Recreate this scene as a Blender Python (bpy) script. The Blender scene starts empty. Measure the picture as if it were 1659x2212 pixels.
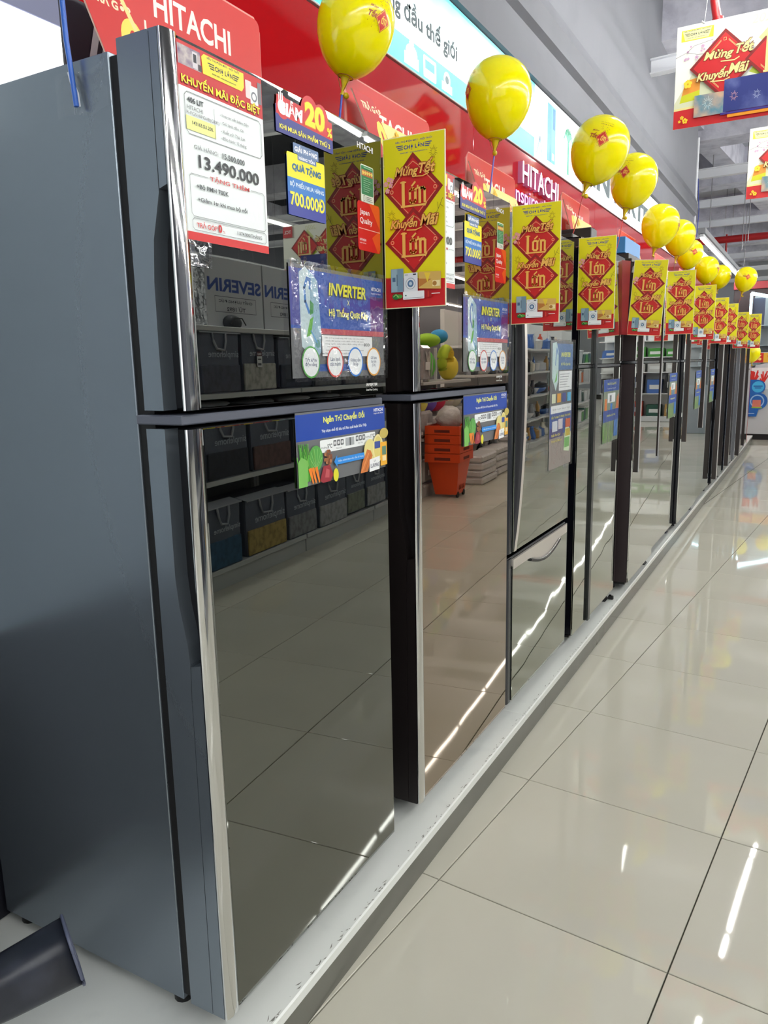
import bpy, math, random
from mathutils import Vector, Matrix, Euler
PI = math.pi
R_ = math.radians
S = bpy.context.scene
col = S.collection
rnd = random.Random(7)

# ------------------------------------------------------------------ camera
cam_d = bpy.data.cameras.new('camera')
cam = bpy.data.objects.new('camera', cam_d); col.objects.link(cam)
cam_d.sensor_fit = 'VERTICAL'; cam_d.sensor_height = 36.0
cam_d.lens = 1650.5 / 2212 * 36.0
cam_d.clip_start = 0.02; cam_d.clip_end = 200
_r = Vector((0.87445421, 0.48467972, -0.02038152))
_u = Vector((-0.07320103, 0.17336872, 0.98213283))
_f = Vector((-0.47955338, 0.85733824, -0.18708206))
cam.matrix_world = Matrix(((_r.x, _u.x, -_f.x, 0.84028), (_r.y, _u.y, -_f.y, 0.0), (_r.z, _u.z, -_f.z, 1.36904), (0, 0, 0, 1)))
S.camera = cam

# ------------------------------------------------------------------ world, exposure
w = bpy.data.worlds.new('world'); S.world = w; w.use_nodes = True
w.node_tree.nodes['Background'].inputs[0].default_value = (0.98, 0.99, 1.0, 1)
w.node_tree.nodes['Background'].inputs[1].default_value = 1.1
S.view_settings.view_transform = 'Standard'
S.view_settings.look = 'None'
S.view_settings.gamma = 1
S.view_settings.use_curve_mapping = False
S.view_settings.exposure = 0.35
S.cycles.use_denoising = True
S.cycles.max_bounces = 8
S.cycles.sample_clamp_indirect = 6
TUBE = 90.0      # emission of the fluorescent tubes
SIGN = 0.60      # emission of the backlit sign faces

# ------------------------------------------------------------------ materials
MATS = {}
def lin(c):
    c = c / 255.0
    return c / 12.92 if c <= 0.04045 else ((c + 0.055) / 1.055) ** 2.4
def rgb(c): return (lin(c[0]), lin(c[1]), lin(c[2]), 1)
def mat(name, c, rough=0.5, metal=0.0, bump=None, spec=0.5, emit=0.0, noise=None, coat=0.0, trans=0.0, alpha=1.0):
    if name in MATS: return MATS[name]
    m = bpy.data.materials.new(name); m.use_nodes = True
    nt = m.node_tree; b = nt.nodes['Principled BSDF']
    b.inputs['Base Color'].default_value = rgb(c)
    b.inputs['Roughness'].default_value = rough
    b.inputs['Metallic'].default_value = metal
    b.inputs['Specular IOR Level'].default_value = spec
    b.inputs['Coat Weight'].default_value = coat
    b.inputs['Coat Roughness'].default_value = 0.05
    b.inputs['Transmission Weight'].default_value = trans
    b.inputs['Alpha'].default_value = alpha
    if emit:
        b.inputs['Emission Color'].default_value = rgb(c); b.inputs['Emission Strength'].default_value = emit
    if noise:      # (scale, amount, second colour)
        tc = nt.nodes.new('ShaderNodeTexCoord'); n = nt.nodes.new('ShaderNodeTexNoise'); mx = nt.nodes.new('ShaderNodeMixRGB')
        n.inputs['Scale'].default_value = noise[0]; n.inputs['Detail'].default_value = 6
        nt.links.new(tc.outputs['Object'], n.inputs['Vector'])
        rp = nt.nodes.new('ShaderNodeValToRGB'); rp.color_ramp.elements[0].position = 1 - noise[1] - 0.12; rp.color_ramp.elements[1].position = 1 - noise[1] + 0.12
        nt.links.new(n.outputs['Fac'], rp.inputs[0]); nt.links.new(rp.outputs[0], mx.inputs['Fac'])
        mx.inputs['Color1'].default_value = rgb(c); mx.inputs['Color2'].default_value = rgb(noise[2])
        nt.links.new(mx.outputs[0], b.inputs['Base Color'])
        if emit: nt.links.new(mx.outputs[0], b.inputs['Emission Color'])
    if bump:       # (scale, strength, distance)
        tc = nt.nodes.new('ShaderNodeTexCoord'); n = nt.nodes.new('ShaderNodeTexNoise'); bp = nt.nodes.new('ShaderNodeBump')
        n.inputs['Scale'].default_value = bump[0]; n.inputs['Detail'].default_value = bump[3] if len(bump) > 3 else 2
        bp.inputs['Strength'].default_value = bump[1]; bp.inputs['Distance'].default_value = bump[2]
        nt.links.new(tc.outputs['Object'], n.inputs['Vector']); nt.links.new(n.outputs['Fac'], bp.inputs['Height'])
        nt.links.new(bp.outputs[0], b.inputs['Normal'])
    MATS[name] = m
    return m
def ink(c, rough=0.45):            # a printed colour
    return mat('print_%d_%d_%d' % tuple(c), c, rough)
def lit(c, k=SIGN):                # a colour on a backlit sign face
    return mat('backlit_%d_%d_%d_%d' % (c[0], c[1], c[2], int(k * 10)), c, 0.3, emit=k)
def film(name, bumpk=0.4, fac=0.16):
    if name in MATS: return MATS[name]
    m = bpy.data.materials.new(name); m.use_nodes = True; nt = m.node_tree
    for n in list(nt.nodes): nt.nodes.remove(n)
    out = nt.nodes.new('ShaderNodeOutputMaterial'); mx = nt.nodes.new('ShaderNodeMixShader'); tr = nt.nodes.new('ShaderNodeBsdfTransparent'); gl = nt.nodes.new('ShaderNodeBsdfGlossy')
    gl.inputs['Roughness'].default_value = 0.06
    mx.inputs[0].default_value = fac
    n = nt.nodes.new('ShaderNodeTexNoise'); n.inputs['Scale'].default_value = 13; n.inputs['Detail'].default_value = 3; tc = nt.nodes.new('ShaderNodeTexCoord')
    bp = nt.nodes.new('ShaderNodeBump'); bp.inputs['Strength'].default_value = bumpk; bp.inputs['Distance'].default_value = 0.02
    nt.links.new(tc.outputs['Object'], n.inputs['Vector']); nt.links.new(n.outputs['Fac'], bp.inputs['Height']); nt.links.new(bp.outputs[0], gl.inputs['Normal'])
    nt.links.new(tr.outputs[0], mx.inputs[1]); nt.links.new(gl.outputs[0], mx.inputs[2]); nt.links.new(mx.outputs[0], out.inputs[0])
    MATS[name] = m
    return m

# ------------------------------------------------------------------ geometry helpers
class MB:
    def __init__(s): s.v = []; s.f = []; s.m = []; s.mats = []; s.sm = []
    def mi(s, m):
        if m not in s.mats: s.mats.append(m)
        return s.mats.index(m)
    def add(s, vs, fs, m, smooth=False):
        o = len(s.v); k = s.mi(m)
        s.v += [tuple(p) for p in vs]
        for f in fs: s.f.append(tuple(i + o for i in f)); s.m.append(k); s.sm.append(smooth)
        return s
    def box(s, x0, y0, z0, x1, y1, z1, m):
        vs = [(x0, y0, z0), (x1, y0, z0), (x1, y1, z0), (x0, y1, z0), (x0, y0, z1), (x1, y0, z1), (x1, y1, z1), (x0, y1, z1)]
        return s.add(vs, [(0, 3, 2, 1), (4, 5, 6, 7), (0, 1, 5, 4), (1, 2, 6, 5), (2, 3, 7, 6), (3, 0, 4, 7)], m)
    def rbox(s, x0, y0, z0, x1, y1, z1, m, c=0.006):     # box with chamfered edges all round
        vs = []; 
        xs, ys, zs = (x0, x1), (y0, y1), (z0, z1)
        idx = {}
        for i in (0, 1):
            for j in (0, 1):
                for k in (0, 1):
                    sx, sy, sz = (1, -1)[i], (1, -1)[j], (1, -1)[k]
                    idx[i, j, k, 0] = len(vs); vs.append((xs[i], ys[j] + sy * c, zs[k] + sz * c))
                    idx[i, j, k, 1] = len(vs); vs.append((xs[i] + sx * c, ys[j], zs[k] + sz * c))
                    idx[i, j, k, 2] = len(vs); vs.append((xs[i] + sx * c, ys[j] + sy * c, zs[k]))
        fs = []
        for i in (0, 1):
            fs.append((idx[i, 0, 0, 0], idx[i, 1, 0, 0], idx[i, 1, 1, 0], idx[i, 0, 1, 0])[::(1 if i else -1)])
            fs.append((idx[0, i, 0, 1], idx[1, i, 0, 1], idx[1, i, 1, 1], idx[0, i, 1, 1])[::(-1 if i else 1)])
            fs.append((idx[0, 0, i, 2], idx[1, 0, i, 2], idx[1, 1, i, 2], idx[0, 1, i, 2])[::(1 if i else -1)])
        for a in (0, 1):
            for b in (0, 1):
                fs.append((idx[a, b, 0, 0], idx[a, b, 0, 1], idx[a, b, 1, 1], idx[a, b, 1, 0])[::(-1 if a == b else 1)])
                fs.append((idx[a, 0, b, 0], idx[a, 1, b, 0], idx[a, 1, b, 2], idx[a, 0, b, 2])[::(-1 if a == b else 1)])
                fs.append((idx[0, a, b, 1], idx[0, a, b, 2], idx[1, a, b, 2], idx[1, a, b, 1])[::(-1 if a == b else 1)])
        for i in (0, 1):
            for j in (0, 1):
                for k in (0, 1):
                    fs.append((idx[i, j, k, 0], idx[i, j, k, 1], idx[i, j, k, 2])[::(1 if (i + j + k) % 2 else -1)])
        return s.add(vs, fs, m)
    def prism(s, poly, h0, h1, m, axis='z', smooth=False):   # outline extruded along an axis
        def P(a, b, h):
            return {'z': (a, b, h), 'y': (a, h, b), 'x': (h, a, b)}[axis]
        n = len(poly)
        vs = [P(a, b, h0) for a, b in poly] + [P(a, b, h1) for a, b in poly]
        s.add(vs, [tuple(range(n))[::-1], tuple(range(n, 2 * n))], m)
        s.add(vs, [(i, (i + 1) % n, n + (i + 1) % n, n + i) for i in range(n)], m, smooth)
        return s
    def tube(s, pts, r, m, n=8, cap=True):
        pts = [Vector(p) for p in pts]; rings = []; vs = []
        rr = r if isinstance(r, (list, tuple)) else [r] * len(pts)
        up = Vector((0, 0, 1))
        for i, p in enumerate(pts):
            t = (pts[min(i + 1, len(pts) - 1)] - pts[max(i - 1, 0)]).normalized()
            a = t.cross(up) if abs(t.dot(up)) < 0.95 else t.cross(Vector((1, 0, 0)))
            a.normalize(); b = t.cross(a)
            for k in range(n):
                q = 2 * PI * k / n
                vs.append(p + (a * math.cos(q) + b * math.sin(q)) * rr[i])
        fs = []
        for i in range(len(pts) - 1):
            for k in range(n):
                fs.append((i * n + k, i * n + (k + 1) % n, (i + 1) * n + (k + 1) % n, (i + 1) * n + k))
        s.add(vs, fs, m, True)
        if cap: s.add(vs[:n], [tuple(range(n))], m); s.add(vs[-n:], [tuple(range(n))[::-1]], m)
        return s
    def lathe(s, prof, m, n=24, c=(0, 0, 0)):
        vs = []; fs = []
        for r, z in prof:
            for k in range(n):
                q = 2 * PI * k / n; vs.append((c[0] + r * math.cos(q), c[1] + r * math.sin(q), c[2] + z))
        for i in range(len(prof) - 1):
            for k in range(n): fs.append((i * n + k, i * n + (k + 1) % n, (i + 1) * n + (k + 1) % n, (i + 1) * n + k))
        return s.add(vs, fs, m, True)
    def blob(s, c, r, m, nu=12, nv=8, wob=0.0, seed=0):
        rr = random.Random(seed); vs = []; fs = []
        for j in range(nv + 1):
            th = PI * j / nv
            for k in range(nu):
                q = 2 * PI * k / nu; w_ = 1 + (rr.random() - .5) * wob * (0 < j < nv)
                vs.append((c[0] + r[0] * w_ * math.sin(th) * math.cos(q), c[1] + r[1] * w_ * math.sin(th) * math.sin(q), c[2] + r[2] * w_ * math.cos(th)))
        for j in range(nv):
            for k in range(nu): fs.append((j * nu + k, (j + 1) * nu + k, (j + 1) * nu + (k + 1) % nu, j * nu + (k + 1) % nu))
        return s.add(vs, fs, m, True)
    def mesh(s, name):
        me = bpy.data.meshes.new(name); me.from_pydata(s.v, [], s.f)
        for m in s.mats: me.materials.append(m)
        me.polygons.foreach_set('material_index', s.m); me.polygons.foreach_set('use_smooth', s.sm)
        me.update(); return me
    def build(s, name, parent=None, loc=None, rot=None, kind=None):
        return link(name, s.mesh(name), parent, loc, rot, kind)
def link(name, me, parent=None, loc=None, rot=None, kind=None):
    o = bpy.data.objects.new(name, me); col.objects.link(o)
    if parent: o.parent = parent
    if loc: o.location = loc
    if rot: o.rotation_euler = rot
    if kind: o['kind'] = kind
    return o
def thing(name, label, cat, loc=(0, 0, 0), rz=0.0, group=None, rot=None):
    o = bpy.data.objects.new(name, None); col.objects.link(o); o.empty_display_size = 0.05
    o.location = loc; o.rotation_euler = rot or (0, 0, rz); tag(o, label, cat, group); return o
def tag(o, label, cat, group=None):
    o['label'] = label; o['category'] = cat
    if group: o['group'] = group
    return o
def copy_tree(o, parent=None):
    c = o.copy(); col.objects.link(c)
    if parent: c.parent = parent
    for ch in list(o.children): copy_tree(ch, c)
    return c

# flat printed artwork: shapes in a plane (x right, y up), later layers lie a hair above earlier ones
TXT = {}
def text_data(body, bold, shear):
    k = (body, bold, shear)
    if k not in TXT:
        cu = bpy.data.curves.new('lettering', 'FONT'); cu.body = body; cu.size = 1; cu.offset = bold; cu.shear = shear; cu.resolution_u = 3
        cu.space_line = 0.9; cu.align_x = 'CENTER'
        ob = bpy.data.objects.new('lettering', cu); col.objects.link(ob)
        dg = bpy.context.evaluated_depsgraph_get(); dg.update()
        me = bpy.data.meshes.new_from_object(ob.evaluated_get(dg))
        vs = [(v.co.x, v.co.y) for v in me.vertices]; fs = [tuple(p.vertices) for p in me.polygons]
        bpy.data.objects.remove(ob); bpy.data.curves.remove(cu); bpy.data.meshes.remove(me)
        xs = [a for a, b in vs]; ys = [b for a, b in vs]
        TXT[k] = (vs, fs, min(xs), max(xs), min(ys), max(ys))
    return TXT[k]
class Art(MB):
    def __init__(s, step=0.00006): MB.__init__(s); s.k = 0; s.step = step; s.T = None
    def up(s, n=1): s.k += n; return s
    def pt(s, p):
        x, y = p
        if s.T: x, y = s.T(x, y)
        return (x, y, s.k * s.step)
    def poly(s, pts, m):
        if isinstance(m, tuple): m = ink(m)
        a = sum(pts[i][0] * pts[(i + 1) % len(pts)][1] - pts[(i + 1) % len(pts)][0] * pts[i][1] for i in range(len(pts)))
        if a < 0: pts = pts[::-1]
        s.k += 1
        s.add([s.pt(p) for p in pts], [tuple(range(len(pts)))], m); return s
    def rect(s, x0, y0, x1, y1, m, r=0.0):
        if r <= 0: return s.poly([(x0, y0), (x1, y0), (x1, y1), (x0, y1)], m)
        pts = []
        for cx, cy, a0 in ((x1 - r, y1 - r, 0), (x0 + r, y1 - r, 90), (x0 + r, y0 + r, 180), (x1 - r, y0 + r, 270)):
            for i in range(5):
                a = R_(a0 + i * 22.5); pts.append((cx + r * math.cos(a), cy + r * math.sin(a)))
        return s.poly(pts, m)
    def circle(s, cx, cy, rx, m, ry=None, n=24):
        ry = ry or rx
        return s.poly([(cx + rx * math.cos(2 * PI * i / n), cy + ry * math.sin(2 * PI * i / n)) for i in range(n)], m)
    def line(s, pts, w_, m, closed=False, same=False):
        if isinstance(m, tuple): m = ink(m)
        if not same: s.k += 1
        n = len(pts)
        for i in range(n if closed else n - 1):
            a = Vector(pts[i]); b = Vector(pts[(i + 1) % n]); d = (b - a)
            if d.length < 1e-9: continue
            d.normalize(); nn = Vector((-d.y, d.x)) * w_ / 2; e = d * w_ * 0.35
            q = [a - e - nn, b + e - nn, b + e + nn, a - e + nn]
            s.add([s.pt((p.x, p.y)) for p in q], [(0, 1, 2, 3)], m)
        return s
    def frame(s, x0, y0, x1, y1, w_, m, r=0.0):
        return s.line([(x0 + r, y0), (x1 - r, y0), (x1, y0 + r), (x1, y1 - r), (x1 - r, y1), (x0 + r, y1), (x0, y1 - r), (x0, y0 + r)], w_, m, True)
    def text(s, body, cx, cy, w_, h, m, bold=0.0, shear=0.0, layer=None):
        if isinstance(m, tuple): m = ink(m)
        vs, fs, x0, x1, y0, y1 = text_data(body, bold, shear)
        if layer is None: s.k += 1
        sx = w_ / (x1 - x0); sy = (h / (y1 - y0)) if h else sx
        s.add([s.pt(((x - (x0 + x1) / 2) * sx + cx, (y - (y0 + y1) / 2) * sy + cy)) for x, y in vs], fs, m); return s

FACE_X = (PI / 2, 0, PI / 2)          # artwork that looks toward +X (the aisle), reading left to right along +Y
FACE_NY = (PI / 2, 0, 0)              # artwork that looks toward the camera end (-Y)
# store grid: floor tiles and the shelving across the aisle run 5.13 degrees off the platform
GA = R_(5.13); gx = Vector((math.cos(GA), -math.sin(GA), 0)); gy = Vector((math.sin(GA), math.cos(GA), 0)); GO = Vector((1.9555, 0, 0))
def G(u, v, z=0.0): return GO + gx * u + gy * v + Vector((0, 0, z))

# ------------------------------------------------------------------ colours used on many things
m_black = mat('black_plastic', (16, 16, 18), 0.35)
m_dark = mat('dark_gasket', (8, 8, 10), 0.6)
m_chrome = mat('polished_chrome', (225, 226, 226), 0.07, 1.0, bump=(3.0, 0.12, 0.02, 1))
m_steel = mat('brushed_steel', (150, 150, 152), 0.28, 1.0)
m_white = mat('white_plastic', (226, 228, 228), 0.35)
m_grout = mat('grout', (58, 56, 48), 0.9)

# ================================================================== STRUCTURE
floor = MB().box(-8, -8, -0.20, 12, 34, -0.006, m_grout).build('floor', kind='structure')
m_tile = mat('glossy_porcelain_tile', (206, 203, 189), 0.03, bump=(2.2, 0.035, 0.02, 1), noise=(1.3, 0.42, (201, 198, 184)), spec=0.5)
TS, J = 0.6, 0.0034
tile_me = MB()
h = TS / 2 - J / 2; c = 0.0012
tile_me.add([(-h, -h, -0.008), (h, -h, -0.008), (h, h, -0.008), (-h, h, -0.008), (-h, -h, -c), (h, -h, -c), (h, h, -c), (-h, h, -c),
             (-h + c, -h + c, 0), (h - c, -h + c, 0), (h - c, h - c, 0), (-h + c, h - c, 0)],
            [(0, 1, 5, 4), (1, 2, 6, 5), (2, 3, 7, 6), (3, 0, 4, 7), (4, 5, 9, 8), (5, 6, 10, 9), (6, 7, 11, 10), (7, 4, 8, 11), (8, 9, 10, 11)], m_tile)
tile_mesh = tile_me.mesh('tile')
TO = Vector((0.0497, 1.6762, 0))
rest = MB()
for i in range(-7, 46):
    for j in range(-14, 17):
        p = TO + gy * (TS * (i + .5)) + gx * (TS * (j + .5))
        if -6 <= i <= 22 and -1 <= j <= 8 or (23 <= i < 26 and -1 <= j <= 2):
            link('tile', tile_mesh, floor, tuple(p), (0, 0, -GA))
        elif p.x > -6.5:
            o0 = [(p + gx * v[0] + gy * v[1] + Vector((0, 0, v[2]))) for v in tile_me.v[8:12]]
            rest.add(o0, [(0, 1, 2, 3)], m_tile)
rest.build('tile_field', floor, kind='stuff')

# display platform (stone top slabs on a grey kick board)
m_slab = mat('white_stone_slab', (236, 239, 235), 0.16, noise=(9.0, 0.30, (224, 228, 225)), bump=(30, 0.05, 0.003))
m_kick = mat('grey_kick_panel', (106, 106, 99), 0.22, noise=(3, 0.4, (98, 98, 92)))
m_grime = mat('scuffed_edge', (150, 150, 146), 0.5, noise=(60, 0.5, (206, 208, 207)))
plat = thing('display_platform', 'long low white stone display platform with grey kick board under the fridges', 'platform', (0, 0, 0))
MB().box(-.733, -3.0, 0.0, -0.012, 14.0, 0.097, m_kick).build('base', plat)
ys = [-3.0, -1.1, 0.685, 2.485, 4.3, 6.1, 7.9, 9.7, 11.5, 14.0]
for a, b in zip(ys[:-1], ys[1:]):
    MB().rbox(-.733, a + .0008, 0.0985, 0.02, b - .0008, 0.126, m_slab, 0.0035).build('slab', plat)
for a, b in zip(ys[:-1], ys[1:]):
    MB().box(-0.011, a + .3, 0.001, 0.0, b + .2982, 0.096, m_kick).build('kick_panel', plat)
sc = MB(); rr = random.Random(3)
for k in range(420):          # chips and scuffs along the nosing
    y = rr.uniform(0.3, 6.0) if k < 380 else rr.uniform(6, 12)
    x = rr.gauss(0.0125, 0.0035); l = rr.uniform(.002, .02); ww = rr.uniform(.0006, .0022)
    if abs(x) > 0.0165: continue
    a = rr.gauss(0, .25)
    d = Vector((math.sin(a), math.cos(a))) * l; n = Vector((d.y, -d.x)).normalized() * ww; p = Vector((min(x, .0145), y))
    q = [p - n, p + d * .6 - n * .4, p + d + n * .3, p + d * .4 + n]
    sc.add([(min(t.x, .0163), t.y, 0.1263) for t in q], [(0, 1, 2, 3)], mat('scuff_dirt', (132, 132, 126), 0.8))
sc.build('edge_scuffs', plat, kind='stuff')

# wall behind the fridges
m_ib = mat('white_steel_beam', (232, 234, 240), 0.5)
m_red = mat('red_acrylic_panel', (170, 16, 22), 0.05, bump=(1.2, 0.03, 0.02, 1), spec=.35)
m_gyp = mat('grey_gypsum', (122, 123, 131), 0.8, noise=(2.5, 0.35, (117, 118, 126)), bump=(14, 0.05, 0.005))
wall_back = MB().box(-1.0, -6, 0.0, -0.735, 11.25, 4.98, mat('grey_painted_wall', (150, 152, 158), 0.8)).build('wall_left', kind='structure')
for a, b in ((1.345, 3.75), (3.75, 6.15), (6.15, 8.55), (8.55, 11.4), (11.4, 14.2)):
    MB().rbox(-0.734, a + .001, 0.13, -0.71, b - .001, 2.558, m_red, 0.002).build('red_panel', wall_back)
MB().box(-0.734, -5.9, 0.13, -0.715, 1.344, .80, mat('reflection_navy_panel', (24, 25, 36), 0.5)).build('reflection_lower_panel', wall_back)  # dark tone put in to deepen the lower reflection in the fridge side
MB().box(-0.734, -5.9, .802, -0.715, 1.344, 1.86, mat('cool_grey_panel', (176, 186, 192), 0.5)).build('middle_panel', wall_back)
MB().prism([(-.735, 3.5), (-.735, 2.965), (-.672, 2.965), (-.672, 3.115), (-.698, 3.125), (-.698, 3.215), (-.662, 3.24), (-.655, 3.36), (-.70, 3.48), (-.70, 4.98), (-.735, 4.98)],
           1.345, 11.25, m_gyp, 'y').build('bulkhead', wall_back)
MB().box(-.734, -5.9, 2.135, -0.70, 1.344, 4.98, mat('lilac_painted_board', (126, 130, 160), .6)).build('left_bulkhead', wall_back)
MB().box(-.734, .80, 1.862, -0.70, 1.344, 2.133, mat('lit_white_panel', (250, 253, 250), .4, emit=1.1)).build('lit_panel', wall_back)
MB().box(-.734, -5.9, 1.862, -0.715, .798, 2.133, mat('cool_grey_panel', (176, 186, 192), 0.5)).build('upper_panel', wall_back)
MB().box(-1.0, 11.251, 0, -.735, 14.2, 2.95, mat('grey_painted_wall', (150, 152, 158), 0.8)).build('low_wall', wall_back)
MB().tube([(-.70, 11.32, 2.97), (-.70, 11.32, 4.2)], .018, m_ib, 8).build('conduit', wall_back)
MB().tube([(-.66, 11.33, 2.97), (-.65, 11.33, 3.3), (-.68, 11.33, 3.7)], .006, mat('blue_cable', (50, 70, 160), .4), 6).build('cable', wall_back)
MB().box(-0.98, 14.21, 0, -0.7, 30, 2.4, mat('dark_backdrop', (48, 40, 42), 0.6)).build('dark_panel', wall_back)

ceil = MB().box(-8, -8, 4.98, 12, 34, 5.15, mat('grey_concrete', (200, 202, 208), 0.9, noise=(1.5, 0.4, (180, 182, 190)), bump=(6, .2, .02))).build('ceiling', kind='structure')
m_conc = mat('rough_concrete_beam', (216, 216, 228), 0.9, noise=(5, 0.45, (190, 190, 204)), bump=(12, .5, .03, 6))
def gbar(u0, u1, v0, v1, z0, z1, m, name, parent=None, label=None, cat=None, group=None):
    o = MB().box(u0, v0, z0, u1, v1, z1, m).build(name, parent, tuple(GO) if not parent else tuple(GO), (0, 0, -GA))
    if label: tag(o, label, cat, group)
    return o
gbar(.25, 8.4, -9, 33, 4.90, 4.975, mat('added_dark_ceiling', (46, 48, 56), .8), 'added_dark_board', ceil)  # added out of direct view to darken the ceiling mirrored in the doors
for v in (8.2, 12.1, 15.2, 19.2, 23.2, 27.2):
    gbar(-9, 8, v, v + .5, 4.42, 4.98, m_conc, 'concrete_beam', ceil)
for u in (-6.6, -4.15, 2.2, 6.4):
    gbar(u, u + .32, -4, 31, 4.56, 4.98, m_conc, 'long_beam', ceil)
for k, v in enumerate((7.75, 12.45, 14.8, 17.0, 22.6, 26.0, 29.5)):
    o = MB(); z0 = 3.98
    o.box(-9, v - .05, z0, 9, v + .05, z0 + .012, m_ib); o.box(-9, v - .05, z0 + .12, 9, v + .05, z0 + .132, m_ib); o.box(-9, v - .006, z0 + .012, 9, v + .006, z0 + .12, m_ib)
    o.build('steel_beam', ceil, tuple(GO), (0, 0, -GA))
wall_far = MB().box(-8, 33, 0, 12, 33.2, 5, mat('far_wall', (196, 200, 206), 0.8)).build('wall_far', kind='structure')
MB().box(-8.2, -8, 0, -8, 34, 5, mat('far_wall', (196, 200, 206), 0.8)).build('side_wall', wall_far)
wall_right = MB().box(10.5, -8, 0, 10.7, 34, 5, mat('right_wall', (74, 76, 84), 0.8)).build('wall_right', kind='structure')

# ================================================================== BACKLIT SIGN + LETTERS ON THE RED WALL
sign = thing('backlit_sign', 'long backlit white and turquoise sign band above the red wall panels', 'sign', (-0.70, 0, 0))
MB().rbox(-0.034, 1.345, 2.561, -0.001, 10.75, 2.963, mat('sign_box_frame', (214, 216, 218), 0.4), 0.002).build('frame', sign)
a = Art()
a.rect(1.35, 2.565, 10.745, 2.96, lit((246, 251, 250)))
m_cy = mat('cyan_fade', (120, 226, 240), 0.3, emit=SIGN)       # printed colour fading from turquoise to white
nt = m_cy.node_tree; b_ = nt.nodes['Principled BSDF']
tc = nt.nodes.new('ShaderNodeTexCoord'); sp = nt.nodes.new('ShaderNodeSeparateXYZ'); nz = nt.nodes.new('ShaderNodeTexNoise'); nz.inputs['Scale'].default_value = 2.2
ad = nt.nodes.new('ShaderNodeMath'); ad.operation = 'MULTIPLY_ADD'; rp = nt.nodes.new('ShaderNodeValToRGB')
nt.links.new(tc.outputs['Object'], sp.inputs[0]); nt.links.new(tc.outputs['Object'], nz.inputs['Vector'])
nt.links.new(nz.outputs['Fac'], ad.inputs[0]); ad.inputs[1].default_value = 0.22; nt.links.new(sp.outputs['Y'], ad.inputs[2]); nt.links.new(ad.outputs[0], rp.inputs[0])
e = rp.color_ramp.elements; e[0].position = 0.0; e[0].color = (.92, .97, .95, 1); e[1].position = 1.0; e[1].color = (.2, .75, .85, 1)
mp = nt.nodes.new('ShaderNodeMapRange'); mp.inputs['From Min'].default_value = 2.86; mp.inputs['From Max'].default_value = 3.07
nt.links.new(ad.outputs[0], mp.inputs[0]); nt.links.new(mp.outputs[0], rp.inputs[0]); nt.links.new(rp.outputs[0], b_.inputs['Base Color']); nt.links.new(rp.outputs[0], b_.inputs['Emission Color'])
a.rect(1.35, 2.68, 4.655, 2.96, m_cy)
a.rect(1.35, 2.565, 4.655, 2.672, lit((52, 196, 178)))
a.text('hàng đầu thế giới', 3.155, 2.768, .75, 0.105, mat('sign_text_dark', (40, 66, 74), .5), 0.03)
# little white appliance drawings on the turquoise strip
m_lw = lit((240, 250, 248))
a.rect(3.00, 2.575, 3.13, 2.62, m_lw); a.circle(3.065, 2.625, .052, m_lw, .035)
a.circle(3.065, 2.664, .022, m_lw, .010)
a.rect(3.175, 2.575, 3.30, 2.66, m_lw, .008); a.rect(3.19, 2.61, 3.285, 2.645, lit((30, 130, 214), .9))
a.rect(3.36, 2.575, 3.47, 2.61, m_lw); a.circle(3.415, 2.625, .036, m_lw, .034); a.circle(3.415, 2.625, .02, lit((60, 90, 96), .6), .017)
a.rect(4.75, 2.60, 4.76, 2.70, lit((70, 120, 140), .5)); a.line([(4.70, 2.60), (4.76, 2.70), (4.80, 2.60)], .012, lit((70, 120, 140), .5))
a.rect(4.90, 2.60, 5.07, 2.93, lit((70, 165, 190), .9)); a.rect(4.90, 2.60, 4.985, 2.93, lit((36, 122, 158), .8))
a.rect(5.01, 2.80, 5.06, 2.92, lit((20, 100, 140), .8)); a.rect(5.0, 2.62, 5.05, 2.66, lit((190, 230, 240)))
a.rect(5.16, 2.60, 5.29, 2.72, lit((214, 240, 246))); 
for k in range(7):
    q = R_(20 + k * 23); a.line([(5.36, 2.80), (5.36 + .07 * math.cos(q), 2.80 + .05 * math.sin(q) + .03), (5.36 + .11 * math.cos(q), 2.78 + .07 * math.sin(q))], .016, lit((44, 140, 110), .7))
a.rect(5.34, 2.60, 5.38, 2.80, lit((70, 150, 130), .7))
a.text('INVERTER', 7.30, 2.735, 2.62, 0.175, mat('sign_text_grey', (92, 106, 112), .5), 0.045)
a.build('sign_face', sign, None, FACE_X)

def lightletters(name, body, y0, y1, z0, z1, side, face, label, shear=0.0, depth=0.03, bold=0.005):
    """raised letters with lit faces, each letter a part"""
    _, _, a0, a1, b0, b1 = text_data(body, bold, shear)
    sx = (y1 - y0) / (a1 - a0); sy = (z1 - z0) / (b1 - b0)
    t = thing(name, label, 'sign letters', (-0.709, 0, 0))
    for i, ch in enumerate(body):
        if ch == ' ': continue
        vs, fs, c0, c1, _, _ = text_data(ch, bold, shear); pre = text_data(body[:i + 1], bold, shear)
        off = (pre[3] - pre[2]) - (c1 - c0) - c0
        P = [((x + off) * sx + y0, (y - b0) * sy + z0) for x, y in vs]
        m = MB(); n = len(P); m.add([(depth, p[0], p[1]) for p in P], fs, face); cnt = {}
        for f in fs:
            for q in range(len(f)):
                e = (f[q], f[(q + 1) % len(f)]); cnt.setdefault(tuple(sorted(e)), []).append(e)
        ed = [v[0] for v in cnt.values() if len(v) == 1]
        m.add([(depth, p[0], p[1]) for p in P] + [(0, p[0], p[1]) for p in P], [(a, a + n, b + n, b) for a, b in ed], side)
        m.build('letter', t)
    return t
m_lface = mat('lit_letter_face', (255, 250, 255), 0.3, emit=2.2)
m_lp = mat('lit_letter_pink', (244, 150, 235), 0.3, emit=1.5)
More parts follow.
